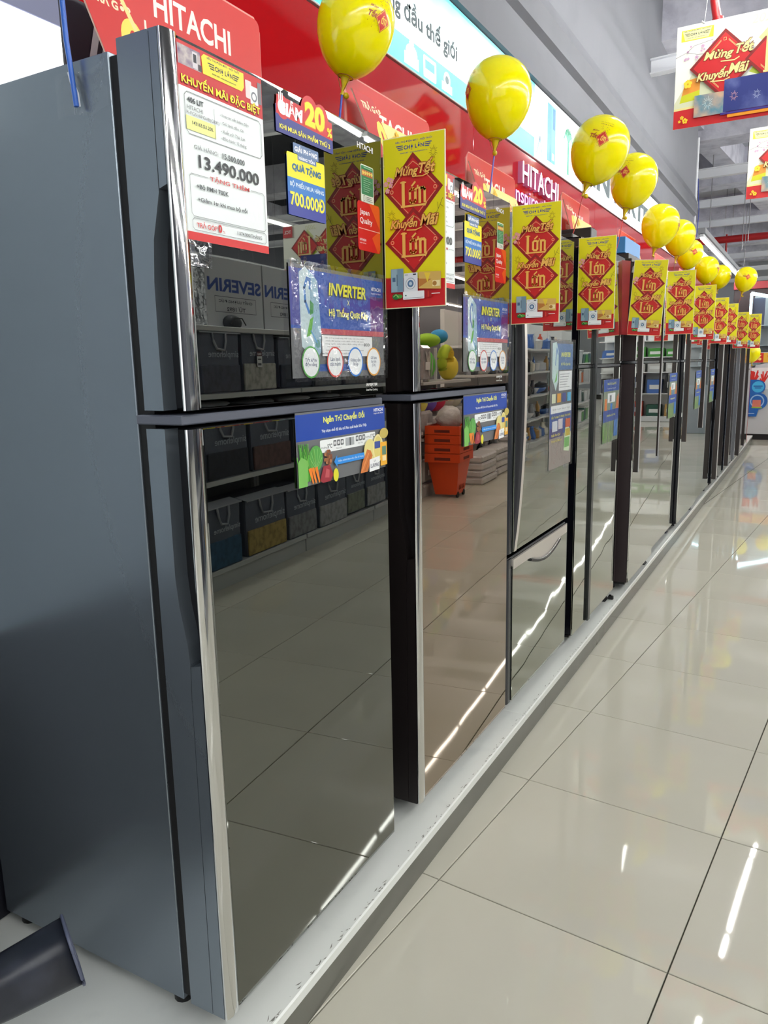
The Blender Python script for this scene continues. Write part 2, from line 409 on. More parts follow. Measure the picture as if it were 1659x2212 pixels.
m_ls = mat('letter_side', (214, 130, 175), 0.4)
lightletters('brand_letters', 'HITACHI', 4.40, 5.09, 2.372, 2.49, m_ls, m_lface, 'white backlit raised letters on the red wall above the third fridge')
lightletters('slogan_letters', 'Inspire the Next', 4.25, 5.35, 2.235, 2.345, m_ls, m_lp, 'smaller pink-lit slogan letters under the big white letters on red wall')

# tubes: rows parallel to the shop grid
m_tube = mat('lit_fluorescent_tube', (255, 255, 250), 0.3, emit=TUBE)
m_fix = mat('white_lamp_housing', (225, 227, 230), 0.4)
def make_tube():
    t = thing('tube_light', 'lit fluorescent batten hanging in the long ceiling rows', 'ceiling light', (0, 0, 0), 0, 'fluorescent battens in rows under the ceiling')
    MB().rbox(-.03, -.60, .018, .03, .60, .062, m_fix, .006).build('housing', t)
    MB().tube([(0, -.575, 0), (0, .575, 0)], .014, m_tube, 10).build('lamp_tube', t)
    hs = None
    for y in (-.4, .4): MB().tube([(0, y, .06), (0, y, 1.68)], .0025, m_steel, 4).build('hanger', t)
    return t
t0 = None
for ri, (u, va, vb) in enumerate(((-2.03, 5.3, 10.5), (0.14, -5, 28), (2.85, -5, 28), (5.55, 0, 28), (8.2, 4, 28))):
    k = 0
    for n in range(-9, 18):
        v = 6.635 + n * 1.27
        if v < va or v + .6 > vb: continue
        if t0 is None: t0 = make_tube(); o = t0
        else: o = copy_tree(t0)
        o.location = G(u, v + (-.685, .12, .3, .05, .2)[ri], 3.3 if ri else 3.7); o.rotation_euler = (0, 0, -GA); k += 1
        o['label'] = 'lit fluorescent batten hanging in %s' % ('the short ceiling row nearest the fridges', 'the long ceiling row over the aisle shelves', 'the second long ceiling row beyond the shelves', 'the third long ceiling row beyond the shelves', 'the farthest ceiling row')[ri]
        o['group'] = ('short', 'first long', 'second long', 'third long', 'farthest')[ri] + ' ceiling row of battens'
# light line that carries on beyond the bulkhead, over the far displays
for k in range(13):
    o = copy_tree(t0); o.location = (-0.64, 12.25 + k * 1.22, 2.99); o.rotation_euler = (0, 0, 0)
    [bpy.data.objects.remove(ch) for ch in list(o.children) if ch.name.startswith('hanger')]
    o['label'] = 'lit fluorescent batten in the unbroken low line beyond the sign band'; o['group'] = 'low line of battens past the sign band'
rl = thing('light_rail', 'grey rail above the unbroken low line of lit battens', 'rail', (-0.64, 11.62, 3.055))
MB().rbox(-.05, 0, 0, .05, 16.2, .07, mat('rail_grey', (150, 152, 156), .5), .004).build('rail_body', rl)
# red sprinkler pipes
m_pipe = mat('red_fire_pipe', (170, 30, 34), 0.35)
t = thing('sprinkler_pipe', 'red fire sprinkler drop pipe beside the nearest hanging poster', 'pipe', (0.13, 5.6, 3.30))
MB().tube([(.04, 0, 0), (.03, 0, .1), (0, 0, .25), (-.02, 0, 1.68)], .026, m_pipe, 12).build('pipe_body', t)
MB().tube([(.033, 0, .08), (.024, 0, .15)], .034, m_pipe, 12).build('coupling', t)
t = thing('sprinkler_main', 'long red fire main running across under the steel beams', 'pipe', tuple(G(-8, 17.6, 3.80)), -GA)
MB().tube([(0, 0, 0), (15.5, 0, 0)], .07, m_pipe, 12).build('pipe_body', t)
for x in (2.2, 3.5, 6.4): MB().tube([(x, 0, .1), (x, 0, -.26)], .02, m_pipe, 8).build('branch', t)
for x in (.5, 3.6, 6.6): MB().tube([(x, 0, .05), (x, 0, 1.25)], .008, m_steel, 5).build('hanger_rod', t)
for i, (u, v) in enumerate(((-4.0, 13.6), (-3.55, 13.9), (-4.6, 17.9), (-3.9, 16.2), (-3.3, 12.9))):
    t = thing('hanging_rod', 'thin %s rod hanging from the ceiling, %s' % (('grey', 'steel', 'white', 'dark', 'slim grey')[i], ('left of the red main', 'in front of the red main', 'far above the tall fridges', 'farthest back near the right edge', 'between two steel beams')[i]), 'rod', tuple(G(u, v, 3.1)), 0)
    MB().tube([(0, 0, 0), (0, 0, 1.87)], .006, m_steel, 5).build('rod_body', t)

# ================================================================== PRINTED PIECES
GOLD = (240, 188, 92); DRED = (142, 22, 20); RED = (200, 26, 28); YEL = (232, 222, 4); CRM = (246, 224, 150); BLU = (36, 62, 150)
def lon(a, x, y, w_, h_, c=GOLD):
    """the word Lớn in tall narrow lettering, with a base stroke that runs under the whole word"""
    def L(pts, t=.085): a.line([(x + p * w_, y + q * h_) for p, q in pts], t * w_ * .86, c)
    L([(.10, .05), (.10, .97)], .14); L([(.0, .97), (.20, .97)], .05); L([(.02, .045), (.93, .045)], .075); L([(.93, .0), (.99, .11)], .05)
    L([(.36, .24), (.36, .62), (.42, .68), (.52, .68), (.57, .62), (.57, .24), (.52, .17), (.42, .17), (.36, .24)], .11)
    L([(.57, .64), (.66, .70), (.66, .78)], .07); L([(.44, .80), (.56, .93)], .075)
    L([(.74, .15), (.74, .69)], .12); L([(.74, .62), (.80, .68), (.88, .68), (.93, .62), (.93, .15)], .11)
def diamond(a, cx, cy, rx, ry):
    a.poly([(cx - rx, cy), (cx, cy - ry), (cx + rx, cy), (cx, cy + ry)], DRED)
    a.poly([(cx - rx * .86, cy), (cx, cy - ry * .86), (cx + rx * .86, cy), (cx, cy + ry * .86)], RED)
    k = .74
    for sx in (1, -1):
        for sy in (1, -1): a.line([(cx + sx * rx * k, cy + sy * ry * .10), (cx + sx * rx * .18, cy + sy * ry * (k - .12))], .0014 * rx / .07, (236, 170, 120), same=False)
        a.circle(cx + sx * rx * .74, cy, .0042 * rx / .07, (236, 170, 120)); a.circle(cx + sx * rx * .74, cy, .0026 * rx / .07, RED)
    a.line([(cx - rx * .2, cy + ry * .62), (cx, cy + ry * .76), (cx + rx * .2, cy + ry * .62)], .0014 * rx / .07, (236, 170, 120))
def script(a, s, cx, cy, w_, h_, c=GOLD, o=DRED):
    a.text(s, cx, cy, w_ * 1.04, h_ * 1.10, o, .072, .30); a.up(); a.text(s, cx, cy, w_, h_, c, .028, .30)
def logo(a, cx, cy, w_, c1=BLU, c2=(60, 60, 40), bg=None):
    k = w_ / 100.0
    if bg: a.rect(cx - 56 * k, cy - 20 * k, cx + 56 * k, cy + 22 * k, bg, 3 * k)
    a.text('SIÊU THỊ ĐIỆN MÁY - NỘI THẤT', cx, cy + 13 * k, 96 * k, 6.5 * k, c1, .02)
    a.text('CHỢ LỚN', cx, cy, 52 * k, 14 * k, c1, .03)
    for i in range(3):
        a.rect(cx - (46 - 3 * i) * k, cy + (3 - 4 * i) * k, cx - 28 * k, cy + (5 - 4 * i) * k, c1); a.rect(cx + 28 * k, cy + (3 - 4 * i) * k, cx + (46 - 3 * i) * k, cy + (5 - 4 * i) * k, c1)
    a.text('SHOP 24/7 - www.dienmaycholon.vn', cx, cy - 12.5 * k, 70 * k, 3.4 * k, c1, .015)
def firework(a, cx, cy, r, c=(120, 96, 20)):
    for i in range(14):
        q = 2 * PI * i / 14 + .1; r1 = r * (1 if i % 2 else .75)
        a.line([(cx + r * .35 * math.cos(q), cy + r * .5 * math.sin(q)), (cx + r1 * math.cos(q), cy + r1 * 1.25 * math.sin(q))], r * .07, c, same=i > 0)
def blossom(a, cx, cy, r, c=(236, 160, 170), cc=(250, 225, 90)):
    for i in range(5):
        q = PI / 2 + 2 * PI * i / 5; a.circle(cx + r * .6 * math.cos(q), cy + r * .6 * math.sin(q), r * .42, c, n=10)
    a.circle(cx, cy, r * .22, cc, n=8)

def appliances(a, x, y, w_, h_):
    """fridge, washing machine, living room photo, air conditioner, melon and gift box as printed"""
    P = lambda p, q: (x + p * w_, y + q * h_)
    def rc(p0, q0, p1, q1, c, r=0): a.rect(*P(p0, q0), *P(p1, q1), c, r)
    rc(.0, .18, .25, 1.0, (128, 156, 172)); rc(.01, .2, .12, .98, (150, 178, 190)); rc(.135, .2, .24, .98, (116, 146, 166)); rc(.115, .4, .13, .8, (70, 90, 110)); rc(.03, .55, .09, .7, (70, 100, 130))
    rc(.26, .12, .53, .82, (226, 230, 233)); a.circle(*P(.39, .45), w_ * .10, (170, 180, 188)); a.circle(*P(.39, .45), w_ * .085, (232, 234, 236)); a.circle(*P(.39, .45), w_ * .062, (84, 116, 150)); a.circle(*P(.39, .45), w_ * .03, (190, 206, 218))
    rc(.44, .74, .50, .79, (40, 44, 60)); rc(.28, .74, .34, .78, (180, 184, 188))
    a.poly([P(.55, .26), P(.98, .20), P(.98, .80), P(.55, .84)], (214, 176, 92)); a.poly([P(.56, .30), P(.80, .56), P(.56, .60)], (186, 120, 50)); a.poly([P(.66, .80), P(.72, .45), P(.78, .78)], (236, 206, 60))
    rc(.82, .30, .96, .50, (240, 222, 170)); a.circle(*P(.86, .40), w_ * .04, (170, 120, 50)); rc(.80, .04, .96, .07, (240, 236, 230))
    rc(.24, -.10, .66, .18, (240, 242, 243), .0015 * w_ / .12); rc(.26, -.06, .64, -.045, (150, 156, 160)); rc(.28, .02, .31, .06, (60, 110, 90))
    a.circle(*P(.10, .02), w_ * .075, (30, 110, 44), w_ * .05); a.circle(*P(.17, .02), w_ * .06, (70, 160, 60), w_ * .035); a.line([P(.05, .02), P(.10, .10), P(.15, .0)], w_ * .012, (180, 210, 120))
    rc(.68, -.06, .80, .16, (170, 20, 24)); rc(.725, -.06, .745, .16, (214, 60, 40))
def promo_art(W_=.150, H_=.36):
    a = Art(.00005)
    a.rect(0, 0, W_, H_, (244, 238, 190)); a.rect(.0018, .0018, W_ - .0015, H_ - .0018, YEL)
    a.poly([(.0018, .0018), (W_ - .0015, .0018), (W_ - .0015, .058), (W_ * .5, .063), (.0018, .067)], (204, 22, 26)); a.line([(.002, .0675), (W_ * .3, .0655)], .002, (226, 130, 30))
    logo(a, W_ * .51, H_ * .935, W_ * .62, (44, 60, 150))
    firework(a, W_ * .82, H_ * .885, .0105); firework(a, W_ * .13, H_ * .55, .0105)
    diamond(a, W_ * .495, H_ * .69, W_ * .475, H_ * .212)
    diamond(a, W_ * .495, H_ * .395, W_ * .475, H_ * .195)
    for p, q in ((.05, .74), (.10, .765), (.13, .73), (.08, .70), (.15, .755)): blossom(a, W_ * p, H_ * q, .0058)
    a.line([(W_ * .80, H_ * .50), (W_ * .90, H_ * .56), (W_ * .97, H_ * .62)], .0009, (96, 84, 20)); a.line([(W_ * .90, H_ * .56), (W_ * .89, H_ * .60)], .0008, (96, 84, 20)); a.line([(W_ * .93, H_ * .585), (W_ * .98, H_ * .57)], .0008, (96, 84, 20))
    lon(a, W_ * .30, H_ * .590, W_ * .42, H_ * .150)
    lon(a, W_ * .30, H_ * .300, W_ * .42, H_ * .145)
    script(a, 'Mừng', W_ * .40, H_ * .792, W_ * .38, H_ * .070); script(a, 'Tết', W_ * .73, H_ * .812, W_ * .26, H_ * .078)
    script(a, 'Khuyến', W_ * .35, H_ * .498, W_ * .44, H_ * .078); script(a, 'Mãi', W_ * .76, H_ * .508, W_ * .30, H_ * .066)
    a.line([(W_ * .50, H_ * .762), (W_ * .66, H_ * .757), (W_ * .76, H_ * .770)], .0022, GOLD)
    a.line([(W_ * .40, H_ * .459), (W_ * .54, H_ * .455), (W_ * .64, H_ * .468)], .0022, GOLD)
    appliances(a, W_ * .12, .024, W_ * .84, H_ * .17)
    return a.mesh('promo_print')
m_card = mat('card_edge', (236, 232, 214), 0.6)
promo_me = promo_art()
board_me = MB().box(0, -.150 * 0, 0, .150, .003, .36, m_card).mesh('board')
back_me = Art().rect(0, 0, .150, .36, (150, 18, 20)).mesh('back_print')
PW = [(-.026, 1.577, 1.497, .150, 0, 0, 'on the right edge of the nearest dark fridge'),
      (-.026, 2.412, 1.493, .157, 0, 0, 'on the right edge of the bronze glass fridge'),
      (-.031, 3.215, 1.500, .150, 0, 0, 'at the fridge with the bottom drawer'),
      (.000, 4.04, 1.500, .160, -4, 0, 'hanging tilted, dark red flap at its left'),
      (.046, 4.88, 1.520, .155, 0, 0, 'fifth along the row, white left edge'),
      (.070, 5.76, 1.505, .150, 0, 0, 'sixth along the row, half hidden by the fifth'),
      (.060, 6.92, 1.500, .135, 0, 0, 'seventh along the row, mostly hidden'),
      (.055, 7.80, 1.505, .140, 0, 0, 'eighth along the row, a narrow visible strip'),
      (.075, 8.84, 1.480, .140, 0, 0, 'second farthest along the row'),
      (.164, 9.30, 1.480, .140, 0, 0, 'farthest along the row, beside the far appliance')]
for i, (x, y, z, wd, tilt, yaw, where) in enumerate(PW):
    t = thing('promo_sign', 'yellow flag sign with red diamonds, ' + where, 'sign', (x, y, z), 0, 'yellow and red flag signs sticking out from the fridges')
    t.rotation_euler = (0, R_(-tilt), R_(yaw)); t.scale = (wd / .150, 1, 1)
    link('board', board_me, t); link('print', promo_me, t, (0, -.0006, 0), FACE_NY)
    if i == 3:
        o = link('red_flap', board_me, t, (0, 0, 0), (0, 0, R_(180 + 62))); o.data = MB().add([(0, 0, 0), (.115, 0, 0), (.115, .002, 0), (0, .002, 0), (.03, 0, .352), (.10, 0, .352), (.10, .002, .352), (.03, .002, .352)],
            [(0, 3, 2, 1), (4, 5, 6, 7), (0, 1, 5, 4), (1, 2, 6, 5), (2, 3, 7, 6), (3, 0, 4, 7)], ink((128, 18, 24))).mesh('red_flap')
    # clear tape tab that holds the card to the glass
    MB().box(-.012 - (.13 if i == 9 else .065 if i > 3 else 0), -.001, .30, .004, -.0002, .33, film('clear_tape')).build('tape', t)

# hanging ceiling posters
def poster_art(W_=.86, H_=.56):
    a = Art(.0001)
    a.rect(0, 0, W_, H_, (246, 248, 236)); a.poly([(.0, .14), (.10, .30), (.30, .28), (.32, .12), (0, .10)], (224, 226, 190)); a.poly([(.035, .16), (.06, .26), (.14, .27), (.14, .17)], (240, 160, 60)); a.poly([(.03, .14), (.04, .18), (.14, .20), (.14, .15)], (214, 216, 40))
    a.poly([(.40, .25), (.50, .36), (.60, .26), (.55, .18)], (196, 214, 70)); a.poly([(.44, .42), (.52, .50), (.60, .42), (.52, .34)], (222, 232, 160))
    a.poly([(0, 0), (W_, 0), (W_, .09), (.30, .085), (.14, .105), (0, .10)], (206, 34, 38)); a.poly([(0, .10), (.14, .105), (.30, .085), (.14, .118), (0, .112)], (238, 224, 150))
    a.rect(.025, .475, .20, .535, (238, 224, 60)); a.poly([(.03, .53), (.19, .53), (.175, .48), (.045, .48)], (246, 240, 170)); logo(a, .112, .508, .15, (60, 74, 80))
    rr = random.Random(4)
    for k in range(16): blossom(a, rr.uniform(.02, .22), rr.uniform(.37, .455), rr.uniform(.006, .011), (214, 176, 204), (150, 90, 120))
    a.line([(.0, .39), (.06, .41), (.10, .44), (.20, .455)], .002, (110, 90, 100)); a.line([(.06, .41), (.12, .39), (.17, .385)], .002, (110, 90, 100))
    for cx, kx in ((.265, .185), (.56, .185)):
        cy = .315; r = kx; a.poly([(cx - r, cy), (cx, cy - r), (cx + r, cy), (cx, cy + r)], (136, 28, 28)); r = kx - .02; a.poly([(cx - r, cy), (cx, cy - r), (cx + r, cy), (cx, cy + r)], (206, 34, 38))
        for k in (.028, .034):
            r = kx - k - .01
            a.line([(cx - .02 - .05, cy + r - .07), (cx - .02, cy + r - .02)], .0018, CRM); a.line([(cx + .02 + .07, cy + r - .09), (cx + .02, cy + r - .02)], .0018, CRM); a.line([(cx - .1, cy - r + .10), (cx - .02, cy - r + .02)], .0018, CRM)
        a.frame(cx - .007, cy + kx - .062, cx + .007, cy + kx - .048, .0018, ink(CRM))
    script(a, 'Mừng', .235, .365, .16, .060, CRM, (110, 50, 20)); script(a, 'Tết', .372, .388, .095, .068, CRM, (110, 50, 20)); a.line([(.25, .328), (.32, .323), (.345, .335)], .006, CRM)
    script(a, 'Khuyến', .208, .262, .175, .070, CRM, (110, 50, 20)); script(a, 'Mãi', .345, .280, .11, .056, CRM, (110, 50, 20)); a.line([(.20, .228), (.27, .223), (.30, .235)], .006, CRM)
    lon(a, .475, .225, .18, .20, CRM)
    a.text('2020', .47, .515, .14, .045, (226, 226, 190), .0, .2)
    a.rect(.115, .045, .29, .165, mat('poster_photo_dusk', (96, 140, 156), .5, noise=(9, .5, (206, 170, 140))))
    a.rect(.275, .05, .62, .225, mat('poster_photo_night', (38, 50, 122), .5, noise=(3.5, .36, (120, 132, 190))))
    firework(a, .33, .13, .022, (236, 180, 170)); firework(a, .45, .12, .02, (200, 210, 236)); firework(a, .56, .185, .026, (236, 196, 150)); firework(a, .19, .115, .03, (210, 226, 226))
    a.rect(.30, .018, .62, .034, (236, 150, 30)); a.rect(.262, .036, .62, .048, (60, 44, 130))
    a.rect(.655, .05, .81, .20, (232, 236, 240)); a.rect(.67, .06, .73, .19, (150, 166, 180)); a.circle(.775, .12, .027, (120, 140, 160))
    a.rect(.72, .43, .85, .55, (196, 30, 44)); a.text('TCL', .785, .49, .095, .036, (250, 245, 245), .015)
    for p, q, r in ((.05, .055, .011), (.037, .035, .008), (.068, .035, .016)): blossom(a, p, q, r, (246, 212, 50), (200, 60, 20))
    blossom(a, .075, .235, .024, (248, 222, 60), (220, 170, 30))
    return a.mesh('poster_print')
poster_me = poster_art()
m_pbk = mat('poster_back', (214, 214, 208), .6)
pb = MB().box(0, 0, 0, .86, .004, .56, m_card).mesh('poster_board')
POS = [((-0.015, 5.2, 2.735), 0.0, 'large festive poster with red diamonds hanging nearest the camera from ceiling strings', None),
       ((0.218, 7.55, 2.705), 0.0, 'second hanging festive poster, farther back and cut off by the right edge', None),
       (tuple(G(1.05, 7.65, 2.40)), R_(-2), 'festive hanging poster over the bedding shelves, seen in the nearest fridge door', None),
       (tuple(G(1.35, 11.6, 2.3)), R_(-6), 'festive hanging poster far over the kitchen shelves, seen in the bronze door', None)]
for p, rz, lb, _ in POS:
    t = thing('hanging_poster', lb, 'poster', p, rz, 'festive posters hung from the ceiling')
    link('board', pb, t); link('print', poster_me, t, (0, -.0008, 0), FACE_NY)
    l1 = 4.98 - p[2]
    for x0, x1 in ((.145, .30), (.72, .56)): MB().tube([(x0, .002, .553), (x1, .002, l1)], .0018, m_white, 5).build('string', t)
    for x0 in (.145, .72): MB().tube([(x0 - .012, -.004, .566), (x0 + .004, -.002, .552)], .004, m_white, 6).build('string_knot', t)

# ================================================================== FRIDGES
ZP = 0.126
def glass(name, c, rough=0.025, wob=0.03, sc=2.6):
    return mat(name, c, rough, 1.0, bump=(sc, wob, 0.02, 1))
def top_freezer(name, label, y0, m_side, m_rec, m_glass, w_=0.662):
    t = thing(name, label, 'refrigerator', (0, y0, ZP), 0, 'refrigerators in the long row on the platform')
    MB().rbox(-.70, .018, .028, -.154, w_ - .004, 1.732, m_side, .0015).build('cabinet', t)
    MB().box(-.154, .022, .04, -.117, w_ - .012, 1.725, m_dark).build('gasket', t)
    for x, y in ((-.185, .05), (-.185, w_ - .05), (-.66, .05), (-.66, w_ - .05)):
        MB().tube([(x, y, 0), (x, y, .03)], .020, m_black, 12).build('foot', t)
    def door(nm, z0, z1, pk0, pk1):
        d = MB().rbox(-.117, .030, z0, -.034, w_, z1, m_rec, .003).build(nm, t)
        # side cheek, cut back where the finger pocket is
        up = pk1 > z1 - .05 if False else (nm == 'freezer_door')
        if up: pts = [(-.116, z0), (-.074, z0), (-.0745, z0 + .10), (-.0735, z0 + .20), (-.068, z0 + .262), (-.058, z0 + .30), (-.0505, z0 + .33), (-.050, z1 - .003), (-.053, z1), (-.116, z1)]
        else: pts = [(-.116, z0), (-.062, z0), (-.058, z1 - .46), (-.0555, z1 - .40), (-.058, z1 - .37), (-.064, z1 - .335), (-.071, z1 - .30), (-.0755, z1 - .25), (-.0750, z1), (-.116, z1)]
        MB().prism(pts, .0, .0305, m_side, 'y').build('side_cheek', d)
        # flush filler in front of the cheek, away from the pocket
        if up: q = [(-.0492, z0 + .335), (-.0335, z0 + .34), (-.0335, z1), (-.0520, z1), (-.0492, z1 - .003)]
        else: q = [(-.0611, z0), (-.0335, z0), (-.0335, z1 - .40), (-.0546, z1 - .405), (-.0571, z1 - .46)]
        MB().prism(q, .0005, .03, m_side, 'y').build('edge_filler', d)
        MB().box(-.118, .0295, z0 + .01, -.036, .0325, z1 - .01, m_rec).build('handle_pocket', d)
        MB().prism([(-.0332, .0025), (-.0315, .0), (-.0285, .0008), (-.0258, .006), (-.0243, .014), (-.0243, .025), (-.0255, .0318), (-.029, .0335), (-.034, .030)], z0, z1, m_chrome, 'z', True).build('chrome_edge_trim', d)['label'] = 'polished chrome vertical trim strip'
        MB().box(-.036, .0336, z0, -.0295, .0366, z1, m_dark).build('trim_gap', d)
        g = MB().rbox(-.036, .0366, z0 + .002, -.028, w_ - .0015, z1 - .001, m_glass, .0012).build('glass_panel', d)
        return d
    door('freezer_door', 1.180, 1.736, 0, 0)
    door('fridge_door', .052, 1.150, 0, 0)
    MB().rbox(-.140, .002, 1.1565, -.037, w_ - .003, 1.1725, mat('divider_grey', (92, 96, 108), .35), .002).build('divider_bar', t)
    MB().rbox(-.20, w_ - .075, 1.733, -.10, w_ - .012, 1.752, m_black, .004).build('hinge_cover', t)
    MB().box(-.12, .03, .03, -.05, w_ - .01, .048, m_black).build('kick_plate', t)
    return t
m_side1 = mat('satin_blue_grey_side', (134, 144, 154), .27, .72, bump=(260, .05, .0006))
m_rec1 = mat('pocket_dark', (10, 11, 16), .45)
m_side2 = mat('satin_brown_black_side', (26, 20, 20), .42, .1)
m_rec2 = mat('pocket_brown_black', (22, 16, 18), .36)
g1 = glass('black_glass', (122, 124, 120), .01, .016)
g2 = glass('bronze_glass', (172, 157, 143), .01, .018)
g3 = glass('silver_grey_glass', (168, 171, 162), .01, .05, 3.4)
g4 = glass('clear_grey_mirror', (192, 195, 187), .01, .045, 3.0)
g5 = glass('mirror_glass', (212, 212, 206), .01, .035, 2.0)
top_freezer('refrigerator', 'nearest black glass refrigerator with chrome trim and blue-grey side', .913, m_side1, m_rec1, g1)
top_freezer('refrigerator', 'bronze brown glass refrigerator second from the camera', 1.718, m_side2, m_rec2, g2, .682)

# third: bottom freezer with bowed handle
def bottom_freezer():
    y0 = 2.405; W_ = .735
    t = thing('refrigerator', 'silver-grey glass refrigerator with bowed handle and bottom drawer', 'refrigerator', (0, y0, ZP), 0, 'refrigerators in the long row on the platform')
    mb_ = mat('gloss_black_side', (10, 10, 13), .18)
    MB().rbox(-.70, .012, .028, -.12, W_ - .01, 1.715, mb_, .004).build('cabinet', t)
    MB().box(-.12, .02, .04, -.105, W_ - .02, 1.70, m_dark).build('gasket', t)
    for x, y in ((-.15, .04), (-.15, W_ - .05), (-.66, .05), (-.66, W_ - .05)): MB().tube([(x, y, 0), (x, y, .03)], .018, m_black, 12).build('foot', t)
    for nm, z0, z1 in (('fridge_door', .598, 1.715), ('drawer_door', .048, .582)):
        d = MB().rbox(-.105, .0, z0, -.036, W_, z1, mb_, .004).build(nm, t)
        MB().prism([(-.060, .0), (-.048, .002), (-.038, .010), (-.032, .024), (-.031, .050), (-.036, .056), (-.06, .05)], z0 + .002, z1 - .002, mat('dark_ribbed_edge', (52, 54, 60), .25, .3), 'z', True).build('ribbed_edge', d)
        MB().rbox(-.036, .058, z0 + .004, -.028, W_ - .010, z1 - (.004 if nm[0] == 'f' else .030), g3, .0012).build('glass_panel', d)
        MB().box(-.036, W_ - .0095, z0 + .003, -.0275, W_ - .006, z1 - .004, m_chrome).build('edge_line', d)
        if nm[0] == 'f':
            n = 14; s1 = []; 
            L = MB(); 
            for i in range(n + 1):
                q = i / n; z = z0 + .004 + (z1 - z0 - .008) * q; bow = math.sin(PI * q) ** .8
                x = -.026 + .028 * bow; y = .070 + .012 * bow
                s1.append((x, y, z))
            vs = []; fs = []; fd = []
            for x, y, z in s1: vs += [(-.030, y - .014, z), (x - .008, y - .013, z), (x - .001, y - .006, z), (x, y + .015, z), (x - .004, y + .020, z), (-.030, y + .022, z)]
            for i in range(n):
                for k in range(5): (fd if k < 2 else fs).append((i * 6 + k, i * 6 + k + 1, (i + 1) * 6 + k + 1, (i + 1) * 6 + k))
            fs.append((0, 1, 2, 3, 4, 5)); fs.append(tuple(range(n * 6, n * 6 + 6)))
            L.add(vs, fs, mat('champagne_steel', (214, 208, 200), .34, .45), False); L.add(vs, fd, mat('graphite_handle_side', (70, 70, 74), .3, .5), False); L.build('bow_handle', d)['label'] = 'long bowed champagne steel handle'
        else:
            k = MB(); m_ch = mat('champagne_steel', (214, 208, 200), .34, .45)
            k.prism([(.058, .560)] + [(.058 + (W_ - .07) * i / 20,   .540 - .034 * max(0, math.sin(PI * (i / 20 - .25) / .6)) ** 1.5 if .25 < i / 20 < .85 else .540) for i in range(21)][::1] + [(W_ - .012, .575), (.058, .575)], -.034, -.026, m_ch, 'x')
            k.build('drawer_trim', d)
            pts = [(-.024, .058 + (W_ - .07) * (.27 + .56 * i / 14), .534 - .034 * math.sin(PI * i / 14)) for i in range(15)]
            MB().tube(pts, .006, m_black, 8).build('handle_recess', d)
            MB().tube([(x + .002, y, z + .007) for x, y, z in pts], .0025, m_chrome, 6).build('handle_lip', d)
    return t
bottom_freezer()

def four_door(y0, W_, xf, split, seam, m_side, m_glass, label, handle=None, htop=1.73, hbot=.62, sidew=.07, zs=1.236, zb=.05, dark_handle=False, cab=None):
    """wide fridge, upper and lower doors either side of a seam; xf is the plane of the glass"""
    t = thing('refrigerator', label, 'refrigerator', (0, y0, ZP), 0, 'refrigerators in the long row on the platform')
    MB().rbox(-.70, .006, .028, xf - sidew - .016, W_ - .006, 1.745, m_side, .004).build('cabinet', t)
    MB().box(xf - sidew - .016, .014, .04, xf - sidew, W_ - .014, 1.73, m_dark).build('gasket', t)
    for x, y in ((xf - .10, .05), (xf - .10, W_ - .05), (-.66, .05), (-.66, W_ - .05)): MB().tube([(x, y, 0), (x, y, .03)], .020, m_black, 10).build('foot', t)
    doors = []
    for (a, b) in ((0, seam - .0015), (seam + .0015, W_)):
        for (z0, z1, nm) in ((zs + .008, 1.742, 'upper_door'), (zb, zs - .008, 'lower_door')):
            d = MB().rbox(xf - sidew, a + .001, z0, xf - .006, b - .001, z1, m_side, .003).build(nm, t)
            MB().rbox(xf - .006, a + .002, z0 + .001, xf, b - .002, z1 - .001, m_glass, .001).build('glass_panel', d)
    if zs < 1.6: MB().box(xf - sidew, .002, zs - .006, xf - .004, W_ - .002, zs + .006, mat('split_bar', (150, 152, 156), .25, 1.0) if not dark_handle else m_black).build('split_bar', t)
    if handle:
        mh, px = handle
        for yy in ([seam + .018] if not dark_handle else [seam - .02, seam + .02]):
            hp = MB()
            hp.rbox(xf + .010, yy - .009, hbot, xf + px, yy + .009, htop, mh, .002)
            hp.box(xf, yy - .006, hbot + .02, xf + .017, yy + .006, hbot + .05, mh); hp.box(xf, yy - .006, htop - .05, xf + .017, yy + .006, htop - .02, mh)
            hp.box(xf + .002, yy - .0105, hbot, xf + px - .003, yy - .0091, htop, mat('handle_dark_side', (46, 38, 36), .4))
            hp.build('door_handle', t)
    MB().rbox(-.30, .03, 1.745, xf - .05, .13, 1.765, m_black, .004).build('hinge_cover', t)
    MB().box(xf - .09, .02, .030, xf - .02, W_ - .02, .046, m_black).build('kick_plate', t)
    MB().prism([(0, 0), (.05, 0), (.03, .03), (.0, .03)], W_ - .09, W_ - .02, m_black, 'y').build('levelling_foot', t).location = (xf - .07, 0, 0)
    return t
m_s4 = mat('blue_black_side', (14, 15, 22), .2)
m_s5 = mat('dark_brown_side', (52, 42, 44), .45, .2, bump=(300, .1, .001))
m_al = mat('satin_aluminium', (214, 214, 214), .28, .5)
m_bz = mat('brown_metal', (108, 92, 80), .35, .8)
four_door(3.225, .80, -.018, .215, 0, m_s4, g4, 'grey mirror-glass refrigerator with black side, fourth in the row', None, 1.74, .055, zs=1.226)
MB().box(-.0175, 3.225 + .228, ZP + .05, -.007, 3.225 + .262, ZP + 1.742, mat('black_handle_channel', (22, 26, 26), .2)).build('handle_channel', bpy.data.objects['refrigerator.003'], (0, -3.225, -ZP))
four_door(4.18, .70, .026, .300, 0, m_s5, g5, 'mirror-glass refrigerator with a brown side that stands proud of its neighbours', (m_al, .030), 1.73, .660, zs=1.238, sidew=.075)
four_door(4.92, .94, -.002, .440, 0, m_side2, g5, 'wide mirror-glass refrigerator with one long aluminium handle, sixth in the row', (m_al, .032), 1.73, .665, zs=1.238)
